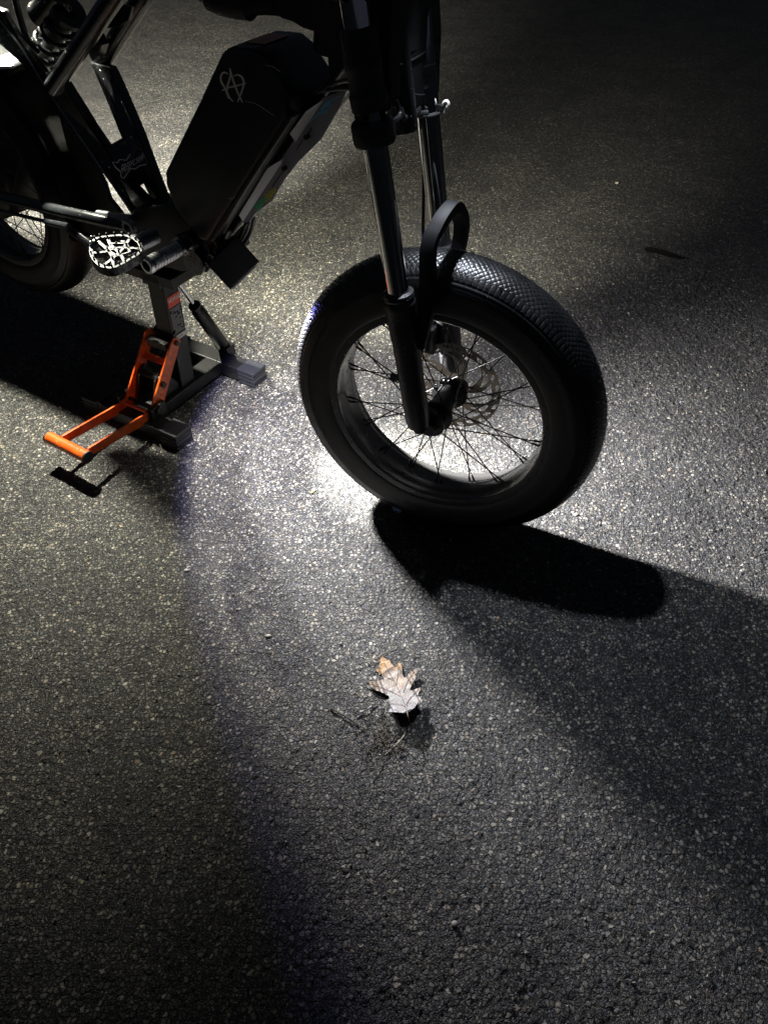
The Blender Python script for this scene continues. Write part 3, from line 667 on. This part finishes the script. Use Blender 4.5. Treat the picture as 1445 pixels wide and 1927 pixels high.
# chain stays and rods
bm = new(); tube(bm, smoothpath([P(-60, 352, .085), P(0, 370, .085), P(60, 384, .085), P(110, 397, .085), P(160, 408, .08), P(205, 418, .07), P(245, 426, .06)], 4), .0125, 18)
tube(bm, smoothpath([P(-60, 352, .085), P(0, 370, .085), P(60, 384, .085), P(110, 397, .085), P(160, 408, .08), P(205, 418, .07), P(245, 426, .06)], 4)[:1]+[P(-60, 352, .085)+Vector((-.06, 0, .02))], .0125, 18)
cs = finish(bm, 'chain_stay', M['paint'], bike, True)
bm = new(); tube(bm, [P(186, 404, .06), P(250, 414, .06)], .0095, 18); finish(bm, 'pivot_tube', M['silver'], cs, True)
bm = new(); tube(bm, [P(-40, 386, .10), P(0, 396, .10), P(92, 418, .10)], .0042, 10); tube(bm, [P(90, 417.5, .10), P(131, 427, .10)], .0078, 16); finish(bm, 'brake_rod', M['paint'], cs, True)
bm = new(); tube(bm, [P(131, 430, .06), P(185, 468, .06), P(225, 500, .05)], .010, 12); tube(bm, smoothpath([P(136, 425, .08), P(160, 440, .08), P(185, 450, .08), P(200, 470, .08)], 4), .004, 8)
finish(bm, 'lower_stay', M['paint'], cs, True)
bm = new(); prism(bm, [P(u, v, .03) for u, v in [(120, 410), (250, 424), (262, 474), (240, 478), (200, 462), (140, 438)]], Vector((0, .06, 0))); finish(bm, 'swing_arm', M['matte'], cs, False, .004)
# ------------------------------------------------------------------ rear fender, rack and tail lamp
bm = new(); vsec = []
for a in np.linspace(R(-14), R(118), 70):
    r = .3005; row = []
    for wv, dr in ((.050, -.022), (.052, -.008), (.044, 0), (.02, .004), (0, .005), (-.02, .004), (-.044, 0), (-.052, -.008), (-.050, -.022)):
        row.append(bm.verts.new((.0+(r+dr)*math.cos(a), -wv, .425+(r+dr)*math.sin(a))))
    vsec.append(row)
for a, b in zip(vsec, vsec[1:]):
    for k in range(8): bm.faces.new((a[k], a[k+1], b[k+1], b[k]))
bmesh.ops.solidify(bm, geom=bm.faces[:], thickness=.002)
fen = finish(bm, 'rear_fender', M['fender'], bike, True)
bm = new(); prism(bm, [P(u, v, .0) for u, v in [(105, 195), (122, 215), (152, 262), (183, 313), (189, 332), (196, 345), (206, 375), (226, 400), (240, 424), (170, 424), (140, 330)]], Vector((0, .01, 0))); finish(bm, 'inner_guard', M['fender'], bike, False, .001)
bm = new(); tube(bm, smoothpath([P(-70, 196, .02), P(-20, 160, .02), P(20, 134, .02), P(52, 118, .01)], 5), .0090, 16); tube(bm, smoothpath([P(16, 136, .01), P(26, 146, .0), P(44, 142, -.02), P(60, 132, -.03)], 5), .006, 12)
tube(bm, [tb(L3)+Vector((0, .0, .03)), tb(L3)+Vector((.06, 0, .03)), B(.27, .0, .80)], .008, 12)
rk = finish(bm, 'rear_rack', M['satin'], bike, True)
bm = new(); prism(bm, [Vector(q) for q in [(-.20, -.056, .692), (.205, -.056, .684), (.228, -.030, .683), (.228, .030, .683), (.205, .06, .684), (-.20, .06, .692)]], Vector((0, 0, -.006))); finish(bm, 'rack_plate', M['rackplate'], rk, False, .002)
bm = new(); box(bm, tb(L3)+Vector((-.01, 0, .034)), .07, .06, .040); tl = finish(bm, 'tail_lamp', M['matte'], rk, False, .005)
bm = new(); box(bm, tb(L3)+Vector((-.01, 0, .012)), .05, .04, .004); finish(bm, 'lens', M['lens'], tl)
d4 = (Vector((-.03, 2.45, 0))-L4).normalized(); Rz = Matrix.Rotation(-BY, 3, 'Z'); d4l = Rz @ d4; q4 = d4l.to_track_quat('-Z', 'Y').to_matrix()
bm = new(); box(bm, tb(L4)-d4l*.034, .06, .05, .04, q4); tube(bm, [tb(L4)-d4l*.05, B(.76, -.055, .60)], .006, 8); tl2 = finish(bm, 'added_side_lamp', M['matte'], bike, False, .003)  # housing for the added far-side lamp, tucked behind the battery
bm = new(); box(bm, tb(L4)-d4l*.012, .05, .04, .004, q4); finish(bm, 'lens', M['lens'], tl2)
d5l = Matrix.Rotation(-BY, 3, 'Z') @ (FAR-L5).normalized(); q5 = d5l.to_track_quat('-Z', 'Y').to_matrix()
bm = new(); box(bm, tb(L5)-d5l*.034, .06, .05, .04, q5); tube(bm, [tb(L5)-d5l*.05, tb(L3)+Vector((-.01, 0, .04))], .006, 8); tl3 = finish(bm, 'added_rear_side_lamp', M['matte'], bike, False, .003)  # housing for the added lamp that lights the distant ground
bm = new(); box(bm, tb(L5)-d5l*.012, .05, .04, .004, q5); finish(bm, 'lens', M['lens'], tl3)
d2 = (Vector((.33, .75, 0))-L2).normalized(); d2l = Rz @ d2; q2 = d2l.to_track_quat('-Z', 'Y').to_matrix()
bm = new(); box(bm, tb(L2)-d2l*.036, .05, .05, .05, q2); tube(bm, [tb(L2)-d2l*.05, F(-.10, -.03, 1.02), F(-.12, 0, .95)], .008, 10); hl = finish(bm, 'head_lamp', M['matte'], bike, False, .004)
bm = new(); box(bm, tb(L2)-d2l*.010, .04, .04, .003, q2); finish(bm, 'lens', M['lens'], hl)
# underglow pod below the bottom bracket
d1l = Rz @ L1D
camdir = Rz @ (CAMP-L1).normalized(); n2 = (camdir-d1l*camdir.dot(d1l)).normalized(); t1 = d1l.cross(n2)
rotp = Matrix.Rotation(R(4), 3, n2)
Mx = Matrix((t1, n2, d1l)).transposed()
pc0 = tb(L1)-d1l*.040; pc = P(449, 507, -pc0.y)-n2*.020
pc = pc+d1l*((pc0-pc).dot(d1l))
bm = new(); box(bm, pc, .076, .050, .060, rotp @ Mx)
for k in range(5):
    box(bm, pc-d1l*.0335+t1*(-.028+.014*k), .006, .044, .008, rotp @ Mx)
pod = finish(bm, 'underglow_lamp', M['matte'], bike, False, .0035, 2)
bm = new(); box(bm, pc+d1l*.0315, .062, .036, .002, rotp @ Mx); finish(bm, 'lens', M['lens'], pod)
bm = new(); tube(bm, smoothpath([pc-d1l*.03, pc-d1l*.045+Vector((-.01, 0, .01)), P(400, 492, 0)], 5), .007, 12); finish(bm, 'lamp_bracket', M['satin'], pod, True)
# ------------------------------------------------------------------ lift stand
stand = root('bike_lift_stand', JO, JY, 'black steel lift stand with orange foot lever, under the middle of the bike', 'lift stand')
NF = tj(Vector((-.432, 1.28, 0)))
c_near, c_far = NF.y, tj(Vector((-.288, 1.516, 0))).y; a_end, a_start = .124, -.165
def foot(c):
    bm = new(); box(bm, ((a_end+a_start)/2-.0, c, .022), (a_end-a_start)-.09, .046, .036); o = finish(bm, 'foot', M['stand'], stand, False, .003)
    for s_, ae in ((1, a_end), (-1, a_start)):
        bm = new()
        for k in range(4): box(bm, (ae-s_*.023, c, .0062+k*.0108), .048+.003*(k % 2), .052, .0096)
        box(bm, (ae-s_*.023, c, .022), .044, .048, .040)
        finish(bm, 'rubber_pad', M['pad'], o, False, .0012, 1)
foot(c_near); foot(c_far)
bm = new(); box(bm, (0, (c_near+c_far)/2, .026), .046, c_far-c_near-.047, .032); finish(bm, 'base_beam', M['stand'], stand, False, .003)
bm = new(); lo = [(-.030, -.016), (.015, -.016), (.015, .030), (-.030, .030)]
v0 = [bm.verts.new((a, c, .040)) for a, c in lo]; v1 = [bm.verts.new((a, c+.012, .305)) for a, c in lo]
bm.faces.new(v0[::-1]); bm.faces.new(v1)
for i in range(4): bm.faces.new((v0[i], v0[(i+1) % 4], v1[(i+1) % 4], v1[i]))
post = finish(bm, 'post', M['stand'], stand, False, .0025)
# outer sleeve edge of the post (folded channel), and label
def post_pt(c, z, lift=0): return Vector((.015+lift, c+.012*(z-.04)/.265, z))
bm = new(); prism(bm, [post_pt(-.0155, .30), post_pt(-.0155, .05), post_pt(-.0125, .05), post_pt(-.0125, .30)], Vector((.0018, 0, 0))); finish(bm, 'folded_edge', M['satin'], post)
def lab(name, c0, c1, z0, z1, m, lift, par):
    bm = new(); prism(bm, [post_pt(c0, z0, lift), post_pt(c1, z0, lift), post_pt(c1, z1, lift), post_pt(c0, z1, lift)], Vector((.0004, 0, 0))); return finish(bm, name, m, par)
lb = lab('label', -.0105, .0275, .165, .272, M['matte'], .0003, post)
lab('label_header', -.0105, .0275, .246, .272, M['red'], .0010, lb); lab('label_footer', -.0105, .0275, .165, .176, M['white'], .0010, lb)
me = text_mesh('VEVOR', .0118, .0, .0003); link('label_title', place_on(me, post_pt(.0085, .262, .0016), (0, 1, 0), (0, .045, 1)), M['white'], lb)
bm = new(); rr = random.Random(3)
for k in range(17):
    z = .240-k*.0036; c = -.0085
    while c < .024:
        l = rr.uniform(.0015, .0055)
        if rr.random() < .86: prism(bm, [post_pt(c, z, .0009), post_pt(c+l, z, .0009), post_pt(c+l, z+.0016, .0009), post_pt(c, z+.0016, .0009)], Vector((.0002, 0, 0)))
        c += l+.0009
for k in range(5): prism(bm, [post_pt(-.006+.001*k, .1685+.001*k, .0015), post_pt(.016, .1685+.001*k, .0015), post_pt(.016, .1690+.001*k, .0015), post_pt(-.006+.001*k, .1690+.001*k, .0015)], Vector((.0001, 0, 0)))
finish(bm, 'label_text', M['print'], lb)
# platform
bm = new(); box(bm, (-.022, .052, .328), .150, .125, .005)
box(bm, (-.022, -.0095, .319), .150, .003, .022); box(bm, (.0525, .052, .319), .003, .120, .022); box(bm, (-.010, .014, .312), .05, .05, .026)
finish(bm, 'platform', M['stand'], stand, False, .0010)
bm = new(); box(bm, (-.03, .05, .345), .09, .07, .028); finish(bm, 'saddle_pad', M['matte'], stand, False, .004)
# lever
AR, AL = .024, -.054
mid_ = [(-.012, .172), (-.118, .050), (-.310, .068)]
bm = new()
def arm(a0):
    up_ = [(.000, .168), (-.006, .181), (-.016, .186), (-.026, .180), (-.128, .062), (-.140, .058), (-.312, .078), (-.312, .058), (-.122, .030), (-.100, .040)]
    prism(bm, [Vector((a0, c, z)) for c, z in up_], Vector((.005, 0, 0)))
arm(AR); arm(AL)
lever = finish(bm, 'foot_lever', M['orange'], stand, False, .0010)
bm = new(); h0, h1 = Vector((-.083, -.322, .0665)), Vector((.034, -.325, .0665)); tube(bm, [h0, h1], .0135, 28); finish(bm, 'lever_handle', M['orange'], lever, True)
for p_, q_ in ((h0, h0-Vector((.004, 0, 0))), (h1, h1+Vector((.004, 0, 0)))):
    bm = new(); cyl(bm, p_, q_, .0138, 28); finish(bm, 'end_cap', M['matte'], lever, True, .001)
bm = new(); cyl(bm, (AL+.005, -.142, .060), (AR, -.142, .060), .0040, 14); finish(bm, 'cross_rod', M['orange'], lever, True)
bm = new(); box(bm, ((AL+AR)/2+.002, -.045, .131), AR-AL-.006, .016, .004, Matrix.Rotation(R(40), 3, 'X')); finish(bm, 'cross_plate', M['orange'], lever)
bm = new(); cyl(bm, (AL+.005, -.070, .100), (AR, -.070, .100), .0085, 16); finish(bm, 'cross_roller', M['stand'], lever, True)
for c, z, r_ in ((-.015, .172, .0065), (-.080, .098, .0070)):
    bm = new(); cyl(bm, (AR+.004, c, z), (AR+.011, c, z), r_, 6); finish(bm, 'pivot_bolt', M['stand'], lever)
    bm = new(); cyl(bm, (AL-.006, c, z), (AL+.0, c, z), r_, 6); finish(bm, 'pivot_bolt', M['stand'], lever)
bm = new(); prism(bm, [Vector((-.040, c, z)) for c, z in [(-.005, .155), (-.014, .185), (.0, .19), (-.0, .155)]], Vector((.06, 0, 0))); box(bm, (-.012, -.028, .165), .058, .018, .018)
finish(bm, 'upper_bracket', M['stand'], stand, False, .001); bm = new()
box(bm, (.034, c_near+.02, .052), .012, .045, .030); box(bm, (-.062, c_near+.02, .052), .010, .045, .030); cyl(bm, (.026, c_near+.018, .056), (.046, c_near+.018, .056), .009, 12); cyl(bm, (-.06, c_near+.018, .056), (.03, c_near+.018, .056), .005, 12)
finish(bm, 'lever_bracket', M['stand'], stand, False, .001)
bm = new(); prism(bm, [Vector((-.042, c, z)) for c, z in [(-.105, .045), (-.085, .10), (-.06, .12), (-.02, .06), (-.02, .045)]], Vector((.004, 0, 0))); prism(bm, [Vector((.006, c, z)) for c, z in [(-.105, .045), (-.085, .10), (-.06, .12), (-.02, .06), (-.02, .045)]], Vector((.004, 0, 0))); finish(bm, 'link_arm', M['stand'], stand)
# gas strut
bm = new(); s0, s1 = JP(424, 655, -.012), JP(334, 530, -.012); d = s1-s0; L_ = d.length; d.normalize()
lathe(bm, [(.0, .0), (.0, .014), (.01, .0165), (L_*.60, .0165), (L_*.62, .013), (L_*.65, .012), (L_*.655, .015), (L_*.675, .015), (L_*.68, .008), (L_*.69, .008)], s0, d, 28)
gs = finish(bm, 'gas_strut', M['stand'], stand, True)
bm = new(); tube(bm, [s0+d*L_*.68, s1], .0050, 18); finish(bm, 'strut_rod', M['chrome'], gs, True)
bm = new(); cyl(bm, s0-Vector((.012, 0, 0)), s0+Vector((.016, 0, 0)), .012, 16); box(bm, (s0.x, s0.y, .035), .04, .03, .03); finish(bm, 'strut_mount', M['stand'], gs, True)
# ------------------------------------------------------------------ oak leaf and litter
def o8(x, y): return 600+x/4.817, 1200+y/4.817
LO = [(575, 170), (610, 195), (640, 205), (665, 250), (690, 268), (710, 262), (718, 232), (735, 225), (752, 260), (758, 330), (775, 362), (800, 350), (830, 318), (870, 285), (905, 272), (893, 300), (880, 325), (878, 360), (850, 400), (832, 450), (828, 475), (850, 480), (890, 458), (922, 452), (915, 480), (895, 520), (920, 545), (925, 565), (895, 590), (870, 630), (830, 665), (800, 680), (760, 682), (700, 675), (640, 672), (625, 665), (650, 640), (640, 600), (612, 575), (615, 560), (640, 550), (630, 525), (600, 510), (560, 490), (510, 475), (460, 430), (470, 420), (430, 398), (490, 400), (540, 385), (585, 380), (590, 370), (565, 330), (520, 300), (508, 278), (545, 285), (560, 280), (545, 250), (555, 200)]
def leaf_mat():
    m = mat('dry_oak_leaf', (.34, .24, .14), .5, bump=(400, .5)); nt = m.node_tree; N = nt.nodes; L = nt.links; b = N['Principled BSDF']
    tc = N.new('ShaderNodeTexCoord'); n = N.new('ShaderNodeTexNoise'); n.inputs['Scale'].default_value = 45; n.inputs['Detail'].default_value = 8; L.new(tc.outputs['Object'], n.inputs['Vector'])
    sp = N.new('ShaderNodeSeparateXYZ'); L.new(tc.outputs['Object'], sp.inputs[0])
    ad = N.new('ShaderNodeMath'); ad.operation = 'MULTIPLY_ADD'; ad.inputs[1].default_value = 6; L.new(sp.outputs[1], ad.inputs[0]); L.new(n.outputs['Fac'], ad.inputs[2])
    r = N.new('ShaderNodeValToRGB'); e = r.color_ramp.elements; e[0].position = .25; e[0].color = (.11, .10, .11, 1); e[1].position = .95; e[1].color = (.27, .14, .04, 1)
    x = e.new(.55); x.color = (.13, .095, .08, 1); x2 = e.new(.42); x2.color = (.065, .055, .055, 1); x3 = e.new(.72); x3.color = (.09, .055, .03, 1); L.new(ad.outputs[0], r.inputs[0]); L.new(r.outputs[0], b.inputs['Base Color'])
    return m
LC = G(*o8(700, 520), .008)
def leaf_z(x, y):                                                   # curled: stem end lifted, tip down
    t = (LC.y+.05-y)/.10; t = max(0, min(1.2, t)); return .004+.020*t**1.5+.005*math.sin((x-LC.x)*70)*.5+.010*max(0, (x-LC.x-.01)/.03)**2*.6
bm = new(); vs = []
for x, y in LO:
    q = G(*o8(x, y), .010)
    for _ in range(4): q = G(*o8(x, y), leaf_z(q.x, q.y))
    vs.append(bm.verts.new(Vector((q.x, q.y, 0))-Vector((LC.x, LC.y, 0))))
for i in range(len(vs)): bm.edges.new((vs[i], vs[(i+1) % len(vs)]))
bmesh.ops.triangle_fill(bm, use_beauty=True, edges=bm.edges[:])
for _ in range(2): bmesh.ops.subdivide_edges(bm, edges=bm.edges[:], cuts=1, use_grid_fill=True)
bmesh.ops.triangulate(bm, faces=bm.faces[:])
for v in bm.verts: v.co.z = leaf_z(v.co.x+LC.x, v.co.y+LC.y)+.0006*math.sin(v.co.x*900+v.co.y*300)
bmesh.ops.solidify(bm, geom=bm.faces[:], thickness=.0004)
leaf = root('oak_leaf', (LC.x, LC.y, 0), 0, 'curled tan lobed oak leaf lying on the asphalt in front of the front wheel', 'leaf')
finish(bm, 'leaf_blade', leaf_mat(), leaf, True)
def lp(x, y, dz=.001):
    q = G(*o8(x, y), .010)
    for _ in range(4): q = G(*o8(x, y), leaf_z(q.x, q.y))
    return Vector((q.x-LC.x, q.y-LC.y, leaf_z(q.x, q.y)+dz))
Mv = mat('leaf_vein_brown', (.12, .085, .055), .6)
bm = new()
for q, r_ in (([(590, 230), (640, 320), (690, 410), (740, 520), (800, 665)], .0006), ([(720, 260), (712, 360), (700, 425)], .0003), ([(860, 310), (800, 400), (765, 500)], .0004), ([(470, 420), (600, 465), (735, 530)], .0004), ([(890, 480), (830, 545), (790, 610)], .0004), ([(540, 300), (610, 355), (670, 385)], .0003), ([(640, 600), (720, 605), (785, 625)], .0003)):
    tube(bm, smoothpath([lp(x, y) for x, y in q], 5), r_, 6)
finish(bm, 'leaf_veins', Mv, leaf, True)
bm = new(); e0 = lp(795, 655); g1 = G(*o8(838, 805), .004); tube(bm, smoothpath([e0, lp(812, 720, -.002), Vector((g1.x-LC.x, g1.y-LC.y, .003))], 6), [.0010]*6+[.0008]*6+[.0014], 8)
finish(bm, 'leaf_stalk', Mv, leaf, True)
Mt = mat('twig_bark', (.075, .062, .050), .8, bump=(400, .6), var=.4, vscale=80); Mst = mat('dry_straw', (.24, .21, .15), .7)
def twig(name, pts, r_, m, label, cat, z=.003):
    pts3 = smoothpath([G(u, v, z+.0012*(i % 2)) for i, (u, v) in enumerate(pts)], 5); c0 = pts3[0].copy(); c0.z = 0
    bm = new(); n_ = len(pts3); tube(bm, [p-c0 for p in pts3], [r_*(1-.5*i/n_) for i in range(n_)], 8)
    o = finish(bm, name, m, None, True); o.location = c0; o['label'] = label; o['category'] = cat; return o
twig('twig', [o8(105, 635), o8(240, 712), o8(330, 770), o8(430, 835)], .0017, Mt, 'dark thin twig lying left of the oak leaf, the longest one', 'twig')
twig('twig', [o8(335, 705), o8(430, 655), o8(525, 600)], .0013, Mt, 'short dark twig pointing up at the left lobe of the oak leaf', 'twig')
twig('twig', [o8(785, 865), o8(735, 935), o8(600, 1062)], .0014, Mst, 'pale bent twig just below the stalk of the oak leaf', 'twig')
twig('twig', [o8(570, 1120), o8(520, 1190), o8(470, 1275)], .0010, Mt, 'faint twig lowest of the litter below the oak leaf', 'twig')
twig('grass_stem', [o8(430, 215), o8(500, 195), o8(580, 145), o8(680, 85), o8(760, 80), o8(820, 100), o8(878, 165)], .0007, Mst, 'thin arched straw of dry grass above the oak leaf', 'grass stem')
twig('grass_stem', [(292, 822), (302, 838), (308, 855)], .0008, Mst, 'short straw beside the near rubber foot of the lift stand', 'grass stem')
bm = new(); rr = random.Random(9)
for i in range(150):
    t = rr.random(); u, v = o8(560+rr.gauss(0, 95)+60*t, 880+rr.gauss(0, 105)); a = rr.uniform(0, 6.28); l = rr.uniform(3, 11)
    p0 = G(u, v, .0025+rr.random()*.003); p1 = G(u+l*math.cos(a), v+l*math.sin(a), .0015+rr.random()*.003)
    tube(bm, [p0, (p0+p1)/2+Vector((rr.gauss(0, .001), rr.gauss(0, .001), .001)), p1], .00045+.0004*rr.random(), 5)
li = finish(bm, 'pine_litter', mat('litter_brown', (.085, .07, .05), .8, var=.5, vscale=200), None); li['kind'] = 'stuff'; li['label'] = 'matted bits of dry grass and needles below the oak leaf'
def scrap(name, u, v, pts, m, label, zmax=.004, cat='leaf scrap'):
    c0 = G(u, v, .002); bm = new(); vs = [bm.verts.new((x, y, .0015+zmax*abs(math.sin(x*160+y*90)))) for x, y in pts]; bm.faces.new(vs); bmesh.ops.triangulate(bm, faces=bm.faces[:])
    bmesh.ops.subdivide_edges(bm, edges=bm.edges[:], cuts=2); bmesh.ops.solidify(bm, geom=bm.faces[:], thickness=.0008)
    o = finish(bm, name, m, None); o.location = (c0.x, c0.y, 0); o['label'] = label; o['category'] = cat; return o
scrap('leaf_scrap', 589, 925, [(-.006, -.008), (-.002, -.002), (-.003, .004), (.002, .008), (.006, .004), (.003, 0), (.000, -.004)], mat('yellow_leaf', (.48, .36, .07), .6), 'tiny yellow leaf fragment left of the front tyre')
scrap('wet_leaf', 1245, 478, [(-.05, .03), (-.035, .045), (-.01, .035), (.02, .012), (.05, -.018), (.075, -.035), (.045, -.035), (.01, -.015), (-.02, .005), (-.045, .012)], mat('dark_wet_leaf', (.008, .006, .005), .8, spec=.2), 'dark brown wet leaf flat on the dim asphalt to the right', .0015, 'leaf')
Ms = mat('pale_pebble', (.34, .32, .28), .6, bump=(300, .5), var=.3, vscale=120)
for i, (u, v, s_, lb_) in enumerate(((882, 863, .0045, 0), (0, 0, 0, 0),)):
    pass
def pebble(u, v, s_, label):
    c0 = G(u, v); bm = new(); bmesh.ops.create_icosphere(bm, subdivisions=2, radius=s_); r2 = random.Random(int(u+v))
    k = [Vector((r2.uniform(-1, 1), r2.uniform(-1, 1), r2.uniform(-1, 1))).normalized() for _ in range(6)]
    for q in bm.verts:
        n_ = q.co.normalized(); q.co *= 1-.35*max(max(0, n_.dot(a)-.55) for a in k); q.co.z *= .6; q.co.x *= 1.25
    o = finish(bm, 'pebble', Ms, None, True); o.location = (c0.x, c0.y, s_*.35); o['label'] = label; o['category'] = 'pebble'; o['group'] = 'loose pebbles on the asphalt'
pebble(352, 1074, .0042, 'pale pebble on the asphalt at the lamp beam left edge'); pebble(505, 1198, .0046, 'cream pebble on lit asphalt left of the oak leaf')
pebble(855, 1739, .0042, 'greyish pebble on dark asphalt near the bottom of the photo'); pebble(1083, 969, .0040, 'pale pebble just right of the front tyre contact patch')
pebble(1160, 345, .0060, 'dim pebble on the dark asphalt at upper right')
# loose grit and crumbs of straw scattered over the asphalt
bm = new(); rr = random.Random(21)
for i in range(420):
    u, v = rr.uniform(0, 1445), rr.uniform(520, 1900); c0 = G(u, v, .0012); k = rr.uniform(.0006, .0017)
    box(bm, c0, k*2.2, k*1.6, k*1.3, Matrix.Rotation(rr.uniform(0, 3), 3, 'Z') @ Matrix.Rotation(rr.uniform(0, 3), 3, 'X'))
bmesh.ops.bevel(bm, geom=bm.edges[:], offset=.0003, segments=1, affect='EDGES')
gr = finish(bm, 'grit', mat('pale_grit', (.24, .225, .195), .7, var=.6, vscale=60), None); gr['kind'] = 'stuff'; gr['label'] = 'loose pale grit scattered over the asphalt'
bm = new()
for i in range(90):
    u, v = rr.uniform(0, 1445), rr.uniform(560, 1900); a = rr.uniform(0, 6.28); l = rr.uniform(4, 16)
    p0 = G(u, v, .002); p1 = G(u+l*math.cos(a), v+l*math.sin(a), .002)
    tube(bm, [p0, (p0+p1)/2+Vector((rr.gauss(0, .0012), rr.gauss(0, .0012), .0008)), p1], .00045, 5)
st = finish(bm, 'straw_crumbs', Mst, None); st['kind'] = 'stuff'; st['label'] = 'fine crumbs of dry straw scattered over the asphalt'
